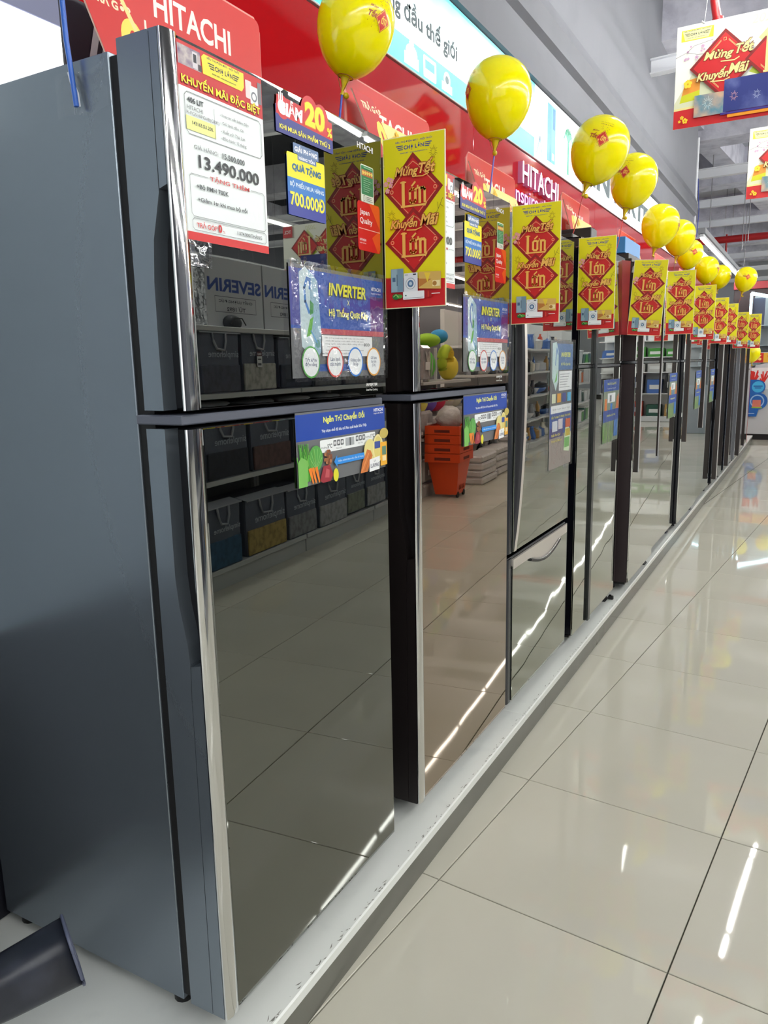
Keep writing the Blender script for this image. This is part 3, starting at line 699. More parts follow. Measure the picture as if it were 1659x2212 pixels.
four_door(5.90, .98, .026, .49, 0, m_s4, g5, 'mirror-glass refrigerator with a bronze-brown handle behind a thin black edge', (m_bz, .032), 1.73, .66, zs=1.238)
four_door(6.95, .98, .014, .50, 0, m_side2, g4, 'mirror-glass refrigerator with a silver handle, eighth in the row', (m_al, .032), 1.73, .68, zs=1.238)
d9 = four_door(8.02, .93, .030, .40, 0, m_s4, glass('smoky_glass', (90, 92, 96), .04, .03), 'black side-by-side refrigerator with a dispenser niche', (m_al, .046), 1.70, .10, zs=1.65, dark_handle=True)
MB().rbox(.028, .10, .86, .034, .33, 1.20, m_black, .004).build('dispenser', d9)
MB().box(.0345, .12, 1.02, .036, .31, 1.05, m_steel).build('dispenser_tray', d9)
d10 = four_door(9.05, .93, .040, .44, 0, m_s4, glass('blue_steel', (120, 126, 140), .12, .02), 'blue-black refrigerator with bright chrome edge, third from the far end', (m_chrome, .046), 1.70, .10, zs=1.65)
d11 = four_door(10.1, .93, .060, .44, 0, mat('silver_side', (150, 152, 156), .3, .8), glass('silver_steel', (176, 178, 180), .15, .02), 'plain silver steel refrigerator, second from the far end', (m_steel, .050), 1.70, .10, zs=1.65)
d12 = four_door(11.3, 1.0, .035, .5, 0, m_s4, g5, 'last refrigerator at the far end with cream-lit mirror doors', (m_black, .040), 1.6, .10, zs=1.1)

# small stickers on the fridges: maker's lettering, energy label, red badge
def sticker_parts(fr, y0, last=False, faded=False):
    f = bpy.data.objects[fr]; k = .0008
    W_ = (235, 235, 235)
    def put(nm, a, y, z, x=-.0276): return a.build(nm, f, (x, y - y0, z - ZP), FACE_X)
    put('maker_lettering', Art().text('HITACHI', .033, .006, .066, .012, W_, .02), y0 + .556, 1.819)
    put('model_lettering', Art().text('INVERTER', .026, .012, .050, .006, W_, .02, .2).text('x', .026, .006, .004, .003, W_).text('Dual Fan Cooling', .026, 0, .050, .0055, W_, .0), y0 + .569, 1.318)
    a = Art(.00005); a.rect(0, 0, .054, .076, (232, 240, 226), .004); a.rect(.002, .016, .052, .074, (60, 140, 96), .003); a.rect(.004, .054, .050, .066, (196, 110, 80), .001)
    for i in range(5): blossom(a, .010 + i * .0085, .060, .0042, (246, 220, 120), (246, 220, 120))
    a.rect(.010, .0690, .044, .0710, (150, 205, 170))
    for i in range(7): a.rect(.008, .022 + i * .0042, .030 + (i * 37 % 11) * .0014, .0232 + i * .0042, (150, 205, 170))
    a.frame(.007, .003, .012, .013, .0009, ink((40, 60, 50))); 
    for i in range(3): a.rect(.018, .004 + i * .0035, .046 - i * .003, .0050 + i * .0035, (90, 100, 100))
    put('energy_label', a, y0 + .568, 1.714)
    a = Art(.00005); a.rect(0, 0, .096, .100, (204, 24, 28), .008); a.poly([(.05, .1), (.09, .1), (.0945, .094), (.0955, .01), (.085, .0), (.06, .03), (.095, .05)], (226, 84, 30)) if not last else None
    a.text('Japan', .030, .078, .040, .014, W_, .015); a.text('Quality', .036, .060, .052, .015, W_, .015); a.rect(.004, .044, .094, .0455, (240, 190, 180)); a.text('HITACHI', .020, .022, .026, .0048, W_, .02); a.text('Inspire the Next', .020, .015, .026, .003, W_)
    put('quality_badge', a, y0 + .551, 1.615)
sticker_parts('refrigerator', .913); sticker_parts('refrigerator.001', 1.737)

# ------------------------------------------------------------------ sheets and laminated boards taped to the fridges
BK = (52, 58, 64)
def price_art():
    a = Art(.00005); W_, H_ = .204, .285
    a.rect(0, 0, W_, H_, (236, 243, 244)); a.rect(0, .222, W_, H_, (196, 26, 34)); a.rect(0, 0, W_, .0125, (206, 26, 32))
    a.rect(.002, .252, .052, .280, mat('sheet_photo', (200, 190, 186), .5, noise=(40, .5, (120, 100, 130)))); a.rect(.034, .254, .045, .277, (214, 208, 214)); a.rect(.036, .262, .043, .274, (40, 40, 50)); a.rect(.046, .253, .054, .262, (60, 52, 58))
    a.rect(.160, .246, .176, .274, (232, 214, 214), .002); a.rect(.172, .240, .193, .268, (232, 234, 236), .001); a.circle(.182, .252, .0078, (120, 124, 134)); a.circle(.182, .252, .005, (236, 238, 240)); a.rect(.192, .244, .202, .278, (120, 116, 124))
    a.poly([(.056, .252), (.150, .252), (.156, .260), (.156, .281), (.060, .281), (.054, .276)], (240, 222, 60)); logo(a, .106, .2675, .082, (34, 40, 58))
    a.text('KHUYẾN MÃI ĐẶC BIỆT', .1015, .2335, .192, .0222, (120, 20, 20), .045); a.up(); a.text('KHUYẾN MÃI ĐẶC BIỆT', .101, .2342, .190, .0205, (246, 230, 40), .026)
    a.frame(.010, .156, .196, .216, .0009, ink((120, 124, 126)), .006)
    a.rect(.011, .162, .078, .182, (238, 240, 150))
    a.text('406 LIT', .034, .2055, .036, .008, BK, .03); a.text('HITACHI', .032, .1945, .035, .0062, (120, 124, 126)); a.text('R-FG510PGV8(GBK)', .050, .1860, .074, .0062, (120, 124, 126)); a.text('143163.SU.200.', .048, .1735, .048, .0055, BK, .015)
    a.rect(.0755, .160, .0762, .206, (150, 154, 156))
    for i, s in enumerate(('- Inverter tiết kiệm điện', '- Giữ lạnh đến 12h', '- Xuất xứ: Thái Lan', '- Bảo hành: 12 tháng')): a.text(s, .090 + (.072, .058, .060, .063)[i] / 2, .2015 - i * .0118, (.072, .058, .060, .063)[i], .0064, (96, 100, 104))
    a.text('GIÁ HÃNG:', .052, .1400, .056, .0072, (110, 114, 118)); a.text('15.500.000', .118, .1392, .056, .0085, BK, .02)
    a.text('13.490.000', .108, .1195, .150, .0195, (30, 34, 40), .02)
    a.line([(.052, .0985), (.014, .0985), (.010, .0945), (.010, .040), (.014, .036), (.192, .036), (.196, .040), (.196, .0945), (.192, .0985), (.160, .0985)], .0008, (120, 124, 126))
    a.text('TẶNG THÊM', .106, .0985, .098, .0105, (200, 70, 70), .015)
    a.text('+Bộ PMH 700K', .062, .0810, .076, .0095, BK, .015); a.text('+Giảm 1tr khi mua bộ nồi', .086, .0625, .122, .0100, BK, .015)
    a.frame(.010, .0155, .196, .0330, .0008, ink((120, 124, 126)), .004); a.text('TRẢ GÓP', .043, .0245, .048, .0098, (204, 60, 60), .015); a.text('0', .074, .0245, .009, .0125, (196, 36, 40), .05); a.text('%', .083, .0205, .005, .004, (204, 60, 60)); a.text('1.574.000/THÁNG', .150, .0245, .066, .0070, (90, 94, 98), .01)
    return a.mesh('price_print')
def giam_art():
    a = Art(.00005)
    a.poly([(0, .045), (.0, .006), (.004, .0), (.186, .0), (.186, .012), (.184, .050), (.120, .048)], (44, 50, 130))
    a.poly([(.001, .030), (.186, .024), (.184, .056), (.10, .060), (.005, .062)], (204, 32, 40))
    a.circle(.022, .044, .020, (206, 36, 44)); 
    a.circle(.108, .056, .029, (206, 36, 44)); a.circle(.146, .054, .026, (206, 36, 44)); a.rect(.085, .03, .165, .06, (206, 36, 44))
    a.text('GIẢM', .046, .046, .076, .030, (250, 250, 250), .06, .1); a.circle(.018, .044, .011, (250, 248, 250)); a.rect(.010, .05, .013, .066, (250, 248, 250)); a.rect(.015, .05, .018, .069, (250, 248, 250)); a.rect(.020, .05, .023, .067, (250, 248, 250))
    a.text('20', .124, .052, .070, .046, (226, 120, 30), .075); a.up(); a.text('20', .1245, .0525, .067, .043, (250, 226, 40), .05); a.text('%', .174, .036, .018, .017, (250, 220, 50), .04)
    a.text('KHI MUA SẢN PHẨM THỨ 2', .092, .0130, .165, .0125, (240, 228, 80), .035)
    return a.mesh('discount_print')
def gift_art():
    a = Art(.00005)
    a.rect(0, 0, .124, .104, (36, 84, 176), .005); a.rect(0, 0, .124, .02, (44, 58, 150), .004); a.rect(0, .066, .124, .109, (240, 228, 30), .004); a.rect(0, .0645, .124, .070, (240, 228, 30)); a.rect(.0, .040, .124, .066, (44, 120, 200))
    a.rect(.021, .110, .104, .128, (96, 122, 166), .002); a.rect(.034, .100, .096, .112, (96, 122, 166), .002)
    a.text('GIẢI PHÓNG', .0625, .1195, .074, .0115, (244, 246, 250), .04); a.text('HÀNG TỒN', .064, .1060, .052, .0080, (244, 246, 250), .04)
    a.text('QUÀ TẶNG', .063, .0860, .096, .0185, (30, 96, 140), .06, .1)
    a.text('BỘ PHIẾU MUA HÀNG', .063, .0560, .112, .0140, (216, 234, 246), .03)
    a.text('700.000Đ', .063, .0300, .114, .0260, (244, 234, 70), .03)
    return a.mesh('gift_print')
def board_art():
    a = Art(.00005); W_, H_ = .358, .212
    a.rect(.001, .004, W_ - .001, H_ - .001, mat('clear_grey_sheet', (112, 114, 116), .25)) ; a.rect(.0, .094, W_, .205, (40, 84, 172)); a.rect(.30, .094, W_, .17, (96, 52, 130)); a.rect(.0, .10, .03, .205, (70, 74, 150)); a.rect(.09, .085, W_, .096, (190, 80, 90))
    a.rect(.06, .012, W_ - .02, .026, (40, 84, 160))
    a.poly([(.032, .085), (.032, .198), (.052, .210), (.094, .186), (.102, .085), (.100, .05), (.076, .032), (.034, .06)], (196, 216, 222)); a.poly([(.064, .205), (.094, .186), (.102, .085), (.100, .05), (.078, .034), (.070, .10)], (150, 186, 206))
    a.line([(.062, .125), (.050, .145), (.048, .170), (.058, .188), (.068, .186)], .007, (60, 124, 196)); a.line([(.068, .186), (.066, .170)], .006, (60, 124, 196))
    a.poly([(.064, .12), (.066, .148), (.078, .142), (.076, .124)], (70, 150, 80)); a.poly([(.050, .078), (.066, .082), (.076, .118), (.064, .112)], (96, 176, 60)); a.circle(.088, .066, .008, (90, 150, 140)); a.line([(.066, .09), (.086, .068)], .003, (90, 160, 220))
    for y in (.183, .141, .066):
        for i in range(12):
            q = 2 * PI * i / 12; a.rect(.078 + .013 * math.cos(q) - .0006, y + .013 * math.sin(q) - .0006, .078 + .013 * math.cos(q) + .0006, y + .013 * math.sin(q) + .0006, (50, 70, 80))
    a.text('INVERTER', .205, .173, .150, .026, (60, 80, 60), .045, .15); a.up(); a.text('INVERTER', .204, .174, .148, .0245, (232, 232, 60), .03, .15); a.text('X', .205, .151, .010, .010, (230, 236, 160), .02); a.text('Hệ Thống Quạt Kép', .207, .128, .156, .0235, (236, 236, 120), .03)
    a.text('HITACHI', .322, .186, .042, .0080, (240, 240, 246), .03); a.text('Inspire the Next', .322, .1765, .042, .0048, (230, 226, 240), .01)
    a.rect(.100, .042, .300, .083, (240, 243, 244))
    for i, s in enumerate(('Hệ thống quạt kép kết hợp với cảm biến', 'nhiệt độ thông minh điều khiển độ lạnh', 'từng ngăn, tiết kiệm điện năng tối ưu', 'và hiệu quả.')): a.text(s, .188 - (0, 0, .002, .045)[i], .078 - i * .0058, (.156, .150, .152, .05)[i], .0036, (70, 76, 84))
    a.rect(.112, .0535, .262, .0542, (90, 96, 100)); a.text('Máy nén Inverter hiệu suất cao', .158, .0475, .096, .0048, (50, 56, 66)); a.rect(.098, .046, .107, .0472, (50, 60, 70)); a.text('ECO', .276, .066, .024, .006, (50, 56, 60), .02)
    for cx, c, s in ((.058, (80, 170, 70), 'Tiết kiệm\nđiện năng'), (.146, (214, 60, 50), 'Làm lạnh\ncực mạnh'), (.226, (40, 130, 220), 'Không cần\nổn áp'), (.304, (230, 160, 50), 'Giữ lạnh\nlâu hơn\n(12h)')):
        a.circle(cx, .030, .031, c, n=32); a.circle(cx, .030, .0275, (240, 244, 246), n=32); a.text(s, cx, .030, .040 if '12h' not in s else .026, .019 if '12h' not in s else .024, (44, 66, 110), .015)
    return a.mesh('board_print')
def veg_art():
    a = Art(.00005); W_, H_ = .354, .146
    a.rect(0, 0, W_, H_, mat('clear_grey_sheet', (112, 114, 116), .25)); a.rect(0, .090, W_, .142, (24, 66, 160))
    a.text('Ngăn Trữ Chuyển Đổi', .180, .127, .165, .0190, (236, 236, 100), .03); a.text('Tùy chọn chế độ lưu trữ Rau quả hoặc Sữa/ Thịt', .180, .1045, .180, .0092, (236, 240, 244), .02)
    a.text('HITACHI', .325, .1345, .042, .0072, (240, 240, 246), .03); a.text('Inspire the Next', .325, .1265, .042, .0045, (230, 230, 240), .01)
    a.rect(.082, .060, .308, .086, (238, 242, 243), .003)
    a.text('Khoảng', .096, .070, .022, .005, (60, 66, 72)); a.text('5°C', .118, .072, .018, .009, (40, 44, 50), .02); a.text('Khoảng', .272, .077, .022, .005, (60, 66, 72)); a.text('1°C', .296, .078, .018, .009, (40, 44, 50), .02)
    for i in range(3): a.rect(.132 + i * .014, .070, .143 + i * .014, .082, (96, 100, 104), .001); a.circle(.1375 + i * .014, .076, .0035, (220, 222, 224)); a.rect(.222 + i * .014, .072, .233 + i * .014, .084, (96, 100, 104), .001); a.circle(.2275 + i * .014, .078, .0035, (220, 222, 224))
    a.rect(.180, .066, .214, .083, (170, 174, 178)); a.rect(.195, .066, .200, .083, (80, 84, 88)); a.text('Rau quả', .152, .0645, .02, .004, (110, 114, 118)); a.text('Sữa/ Thịt', .240, .067, .02, .004, (110, 114, 118))
    rr = random.Random(5)
    for k in range(26):      # leafy greens at the left
        x = rr.uniform(.0, .036); a.line([(x + .006, .01), (x + rr.uniform(-.004, .01), rr.uniform(.05, .085))], .0030, rr.choice([(70, 150, 50), (100, 180, 70), (50, 120, 40)]))
    a.poly([(.0, .0), (.03, .0), (.034, .05), (.012, .06), (.0, .05)], (120, 184, 90)); a.circle(.062, .052, .025, (84, 160, 74), .026)
    for q in range(6): a.line([(.062, .030), (.062 + .022 * math.cos(q * .6), .052 + .02 * math.sin(q * .6))], .001, (150, 206, 120))
    for i, x in enumerate((.034, .044, .056)): a.poly([(x, .034), (x + .010, .036), (x + .018, .004), (x + .014, .002)], (236, 130, 40)); a.line([(x + .004, .034), (x - .012 + i * .004, .075)], .0014, (120, 180, 80))
    for k in range(24): a.circle(rr.uniform(.092, .118), rr.uniform(.034, .062), .0042, rr.choice([(150, 96, 60), (120, 70, 44), (176, 120, 80)]), n=7)
    a.poly([(.072, .006), (.086, .034), (.110, .034), (.122, .012), (.110, .0), (.082, .0)], (150, 44, 56)); a.poly([(.09, .01), (.096, .028), (.108, .024), (.106, .008)], (186, 84, 90)); a.circle(.132, .010, .010, (222, 216, 50), .014)
    a.poly([(.126, .038), (.138, .026), (.138, .031), (.250, .031), (.250, .025), (.264, .038), (.250, .051), (.250, .045), (.138, .045), (.138, .051)], (44, 140, 224)); a.text('Điều chỉnh theo nhu cầu sử dụng', .194, .038, .104, .0060, (220, 236, 250), .01)
    a.circle(.275, .046, .026, (226, 214, 140)); a.circle(.312, .048, .024, (236, 224, 160), .032); a.circle(.312, .048, .019, (222, 206, 120), .027); a.rect(.296, .048, .322, .064, (60, 80, 150), .002)
    a.poly([(.232, .0), (.240, .022), (.262, .050), (.278, .046), (.286, .034), (.262, .0)], (206, 120, 60)); a.line([(.24, .006), (.268, .04)], .003, (226, 150, 90)); a.line([(.25, .004), (.276, .036)], .003, (180, 96, 44))
    a.rect(.322, .006, .353, .060, (236, 174, 50), .002); a.rect(.330, .030, .349, .050, (90, 130, 110)); a.rect(.331, .016, .348, .028, (240, 220, 170)); a.circle(.340, .080, .020, (196, 176, 90), .012)
    a.poly([(.270, -.002), (.316, .0), (.318, .030), (.272, .026)], (238, 240, 242)); a.text('LURPAK', .295, .011, .038, .0088, (50, 60, 90), .02); a.text('LP', .295, .021, .008, .004, (50, 60, 90))
    return a.mesh('food_print')
price_me, giam_me, gift_me, board_p, veg_me = price_art(), giam_art(), gift_art(), board_art(), veg_art()
m_ppr = mat('sheet_paper', (232, 234, 234), .6)
FILM = film('laminate_film')
def wavy(name, W_, H_, m, amp=.0022, th=.0006, x0=-.0004):
    """a thin sheet in the YZ plane, slightly buckled"""
    nx, nz = 12, 10; b = MB(); vs = []
    for j in range(nz + 1):
        for i in range(nx + 1):
            y = W_ * i / nx; z = H_ * j / nz
            vs.append((x0 + th + amp * (math.sin(5.1 * i / nx + j * .7) * math.sin(3.7 * j / nz + 1) * .5 + .5), y, z))
    fs = [(j * (nx + 1) + i, j * (nx + 1) + i + 1, (j + 1) * (nx + 1) + i + 1, (j + 1) * (nx + 1) + i) for j in range(nz) for i in range(nx)]
    b.add(vs, fs, m, True); return b.mesh(name)
def sheet(nm, label, cat, y, z, W_, H_, me, group, X=-.0262, back=m_ppr, lam=False, tilt=0.0, sc=(1, 1, 1), laminate=None):
    t = thing(nm, label, cat, (X, y, z), 0, group); t.rotation_euler = (tilt, 0, 0); t.scale = sc
    MB().box(-.0004, 0, 0, 0, W_, H_, back).build('sheet', t)
    link('print', me, t, (.0004, 0, 0), FACE_X)
    if lam:
        m = wavy('laminate', W_ + .010, H_ + .014, FILM, .004)
        link('laminate', m, t, (.0062, -.005, -.007))
    return t
for n, (y0, w1, w2, X) in enumerate(((.913, 'nearest black', 'nearest black', -.0262), (1.731, 'bronze brown', 'bronze brown', -.0262))):
    s = y0 - .913
    sheet('price_sheet', 'white price sheet with red heading taped to the %s fridge' % w1, 'price sheet', .944 + s - (0.0 if n == 0 else .0), 1.570, .204, .285, price_me, 'price sheets on the fridge doors', tilt=0.0)
    t = sheet('discount_sticker', 'red and blue discount sticker with a big yellow 20 on the %s fridge' % w1, 'sticker', 1.186 + s, 1.784, .186, .03, giam_me, 'discount stickers on the fridge doors', back=ink((44, 50, 130)))
    t = sheet('gift_sticker', 'blue and yellow voucher sticker under the discount sticker on the %s fridge' % w1, 'sticker', 1.214 + s, 1.648, .124, .104, gift_me, 'voucher stickers on the fridge doors', back=ink((36, 84, 176)))
    sheet('laminated_board', 'laminated blue feature board with four round badges on the %s fridge' % w1, 'leaflet', 1.205 + s, 1.350, .358, .212, board_p, 'laminated leaflets on the fridge doors', lam=True, back=mat('clear_grey_sheet', (112, 114, 116), .25))
    sheet('laminated_leaflet', 'laminated food leaflet with vegetables and blue heading on the %s fridge' % w1, 'leaflet', 1.206 + s, 1.138, .354, .146, veg_me, 'food leaflets on the fridge doors', lam=False, back=mat('clear_grey_sheet', (112, 114, 116), .25))
# strip of tape beside the nearest price sheet
tp = thing('tape_strip', 'crumpled clear tape strip at the lower corner of the nearest price sheet', 'tape', (-.0258, .945, 1.53), 0)
link('tape_body', wavy('tape_body', .05, .04, film('crinkled_tape', 1.0, .35), .0015), tp)
# tall leaflet on the third fridge and food leaflets on the fourth
def tall_art(W_=.30, H_=.49):
    a = Art(.00005)
    a.rect(0, 0, W_, H_, mat('pale_beige_sheet', (150, 140, 134), .3)); a.rect(0, .13, W_, .24, (56, 84, 150)); a.rect(0, .24, W_, .49, mat('clear_grey_sheet', (112, 114, 116), .25)); a.rect(.02, .38, W_, .48, (70, 110, 160)); a.rect(0, .12, W_ * .6, .16, (64, 64, 120))
    a.poly([(.02, .35), (.02, .48), (.07, .485), (.10, .45), (.10, .34), (.07, .30)], (190, 214, 214)); a.line([(.06, .40), (.075, .46), (.09, .44)], .008, (60, 120, 190)); a.poly([(.05, .33), (.08, .34), (.09, .38)], (100, 180, 80))
    a.text('INVERTER', .20, .438, .13, .018, (226, 230, 90), .03, .15); a.text('x', .20, .42, .01, .01, (220, 230, 200)); a.text('Hệ Thống Quạt Kép', .20, .402, .13, .016, (226, 230, 140), .02)
    a.rect(.11, .30, .29, .375, (232, 236, 238)); 
    for i in range(6): a.rect(.12, .312 + i * .01, .26 - (i * 31 % 17) * .003, .314 + i * .01, (110, 116, 122))
    for i, c in enumerate(((214, 220, 190), (224, 160, 50), (60, 70, 140), (90, 180, 220))): a.rect(.02 + i * .07, .255, .07 + i * .07, .29, c)
    a.rect(.01, .215, .29, .245, (226, 230, 232)); a.text('Tiết kiệm   Làm lạnh   Không cần   Giữ lạnh', .15, .23, .24, .009, (70, 76, 84))
    a.text('Lấy Đá Sạch Từ Nước Tinh Khiết', .15, .20, .26, .014, (226, 220, 110), .02); a.rect(.03, .145, .10, .185, (210, 216, 222)); a.rect(.11, .15, .17, .19, (206, 200, 206)); a.text('Ngăn Rau Quả', .08, .13, .12, .014, (226, 216, 110), .02); a.text('Thiết Kế Riêng', .09, .108, .14, .014, (226, 216, 110), .02)
    a.poly([(.19, .06), (.27, .05), (.29, .12), (.22, .19), (.20, .12)], (206, 226, 190)); a.rect(.21, .15, .28, .185, (196, 90, 40)); a.rect(.21, .115, .28, .145, (190, 170, 50)); a.rect(.20, .07, .27, .11, (110, 176, 90))
    return a.mesh('tall_print')
t = sheet('laminated_poster', 'tall laminated feature poster hanging on the silver-grey third fridge', 'leaflet', 2.850, .962, .30, .49, tall_art(), None, lam=True)
def two_art(W_=.32, H_=.30):
    a = Art(.00005)
    a.rect(0, 0, W_, H_, mat('green_grey_sheet', (132, 148, 128), .3)); a.rect(0, .245, W_, .30, (36, 78, 160)); a.text('Ngăn Trữ Chuyển Đổi', W_ / 2, .28, .18, .016, (232, 232, 100), .02); a.text('Tùy chọn chế độ lưu trữ', W_ / 2, .258, .18, .009, (230, 234, 240))
    a.rect(.08, .19, .24, .235, (236, 240, 242)); a.rect(.14, .155, .18, .185, (40, 120, 210)); a.rect(.12, .195, .16, .225, (120, 126, 130))
    for x in (.02, .04, .27): a.poly([(x, .15), (x + .03, .15), (x + .025, .21), (x + .005, .21)], (226, 130, 60))
    a.poly([(.25, .15), (.32, .15), (.31, .23), (.27, .21)], (200, 110, 60)); a.rect(0, .10, W_, .155, (44, 78, 156)); a.text('Ngăn Rau Quả Tươi', W_ / 2, .128, .18, .014, (226, 226, 110), .02)
    rr = random.Random(9)
    for k in range(30): x = rr.uniform(.0, .2); a.line([(x, rr.uniform(.0, .02)), (x + rr.uniform(-.02, .03), rr.uniform(.05, .10))], .005, rr.choice([(120, 170, 90), (150, 196, 110), (170, 190, 140)]))
    a.rect(.22, .02, .30, .10, (60, 120, 190))
    return a.mesh('two_print')
two_me = two_art()
for y, X, lb in ((3.66, -.0155, 'fourth fridge with the black side'), (5.42, .002, 'sixth fridge, right of its long handle'), (6.50, .030, 'fridge with the bronze-brown handle'), (7.58, .018, 'eighth fridge with a silver handle')):
    sheet('laminated_leaflet', 'laminated green and blue food leaflet on the ' + lb, 'leaflet', y, .985, .32, .30, two_me, 'food leaflets on the fridge doors', X=X, lam=y < 4)

# ================================================================== ON TOP OF THE FRIDGES
def topper_art(kind=0):
    a = Art(.00005); W_, H_ = .52, .27
    a.rect(.01, 0, W_ - .004, H_ - .004, (212, 40, 38), .018)
    a.text('HITACHI', .255, .188, .27, .048, (250, 244, 236), .022); a.text('Inspire the Next', .262, .128, .35, .044, (250, 236, 220), .012)
    return a.mesh('topper_print')
def card_art():
    a = Art(.00005); W_, H_ = .50, .22; a.T = lambda x, y: (x - .42 * y + .045, y)
    a.poly([(.06, .172), (.427, .172), (.50, 0), (.03, 0)], (250, 232, 150)); a.poly([(-.03, H_), (.0774, H_), (.15, 0), (.03, 0)], (200, 34, 38))
    a.text('TRẢ GÓP', .055, .196, .105, .022, (250, 236, 200), .04); a.text('0', .078, .125, .050, .090, (250, 226, 100), .06); a.text('%', .122, .10, .02, .02, (250, 220, 100), .03); a.text('LÃI SUẤT', .120, .075, .045, .012, (250, 230, 200), .03)
    rr = random.Random(2)
    for k in range(16): blossom(a, rr.uniform(.13, .19), rr.uniform(.02, .155), .011, (246, 196, 30), (230, 150, 20))
    for (s, y, hh, ww) in (('HOÀN TIỀN GẤP ĐÔI', .125, .046, .27), ('TIỀN LÃI HÀNG THÁNG', .070, .036, .25)):
        a.text(s, .325, y, ww * 1.03, hh * 1.15, (250, 246, 220), .06); a.up(); a.text(s, .325, y, ww, hh, (214, 124, 24), .04)
    return a.mesh('card_print')
top_me, card_me = topper_art(), card_art()
tp_b = MB().prism([(.012, 0), (.508, 0), (.518, .012), (.518, .245), (.495, .27), (.025, .27), (.0, .245), (.0, .012)], -.004, 0, mat('topper_card_edge', (236, 150, 140), .5), 'x').mesh('board')
cd_b = MB().prism([(-.0774, .22), (.030, .22), (.060, .172), (.40, .172), (.545, 0), (.075, 0)], -.003, 0, mat('promo_card_edge', (240, 200, 180), .5), 'x').mesh('board')
cd_s = MB().prism([(-.05, .24), (.03, .24), (.17, 0), (.04, 0)], -.003, 0, mat('promo_card_edge', (240, 200, 180), .5), 'x').mesh('board')
_a = Art(.00005).poly([(-.05, .24), (.03, .24), (.17, 0), (.04, 0)], (206, 44, 44)); _a.text('TRẢ GÓP', .056, .128, .088, .020, (250, 232, 196), .04); _a.circle(.096, .078, .027, (250, 226, 100), .036); _a.circle(.098, .076, .010, (206, 44, 44), .020)
_a.poly([(.022, .24), (.03, .24), (.17, 0), (.155, 0)], (250, 226, 150)); card_sm = _a.mesh('card_print')
TOPS = [(-.30, .985, 1.862, 'on the nearest fridge, cut by picture top', -.24, .985), (-.30, 1.872, 1.864, 'on the bronze fridge, blue stick before it', -.24, 1.93), (-.30, 2.690, 1.848, 'on the third fridge, two-line golden card in front', -.24, 2.71),
        (-.24, 3.66, 1.875, 'on the fourth fridge, left of the black hinge box', -.18, 3.66), (-.24, 4.86, 1.875, 'on a fridge, behind the fourth balloon string', -.18, 4.90), (-.24, 6.05, 1.875, 'behind the blue folded carton', -.18, 6.05), (-.24, 7.2, 1.875, 'farthest one, pinkish beside the fifth flag sign', -.18, 7.2)]
for x, y, z, lb, xc, yc in TOPS:
    t = thing('brand_topper', 'red lettered display board standing upright ' + lb, 'display board', (x, y, z), 0, 'red topper boards on the fridges')
    if y < 1: t.location.y = 1.09; t.scale = (1, .82, 1)
    link('board', tp_b, t); link('print', top_me, t, (.0006, 0, 0), FACE_X)
    MB().prism([(-.09, 0), (-.004, 0), (-.004, .16)], .24, .244, m_ppr, 'y').build('rear_strut', t)
    t = thing('finance_card', 'golden offer card leaning before the red board ' + lb.split(',')[0], 'display board', (xc, yc, z), 0, 'golden offer cards on the fridges')
    t.rotation_euler = (0, R_(-7), 0)
    link('board', cd_b if yc > 1 else cd_s, t); link('print', card_me if yc > 1 else card_sm, t, (.0006, 0, 0), FACE_X)
    MB().prism([(-.05, -.012), (-.003, -.0005), (-.003, .10)], .24, .243, m_ppr, 'y').build('rear_strut', t)
t = thing('dark_topper', 'black display board with slanted silver lettering at the back of the nearest fridge', 'display board', (-.45, 1.10, 1.862))
MB().rbox(-.006, 0, 0, 0, .62, .212, mat('navy_black_card', (26, 26, 42), .4), .002).build('board', t)
Art(.00005).text('INVERTER', .31, .150, .50, .072, (206, 210, 218), .02, .25).build('print', t, (.001, 0, 0), FACE_X)
# cartons and boxes that stand on the farther fridges
for (nm, lb, x0, y0, z0, x1, y1, z1, c) in (('blue_carton', 'bright blue folded carton lying on a black box beyond the tilted flag sign', -.36, 4.40, 1.945, -.10, 4.80, 2.03, (60, 140, 206)),
        ('black_box', 'flat black box under the blue carton', -.36, 4.40, 1.872, -.08, 4.82, 1.943, (30, 30, 36)),
        ('hinge_housing', 'black glossy box on top of the fourth fridge', -.30, 3.52, 1.872, -.06, 3.62, 1.95, (26, 24, 24)),
        ('white_carton', 'small white carton with yellow stripe on the sixth fridge', -.50, 5.35, 1.872, -.25, 5.58, 1.99, (222, 214, 190))):
    t = thing(nm, lb, 'box', (x0, y0, z0)); MB().rbox(0, 0, 0, x1 - x0, y1 - y0, z1 - z0, mat(nm + '_skin', c, .4), .003).build('carton_body', t)
    MB().box(.0, (y1 - y0) * .5 - .02, z1 - z0, x1 - x0, (y1 - y0) * .5 + .02, z1 - z0 + .0006, mat(nm + '_tape', tuple(min(255, int(v * .8 + 40)) for v in c), .3)).build('seam_tape', t)
    if nm == 'white_carton': MB().box(x1 - x0, .02, .02, x1 - x0 + .0008, .25, .08, ink((226, 206, 60))).build('stripe', t)

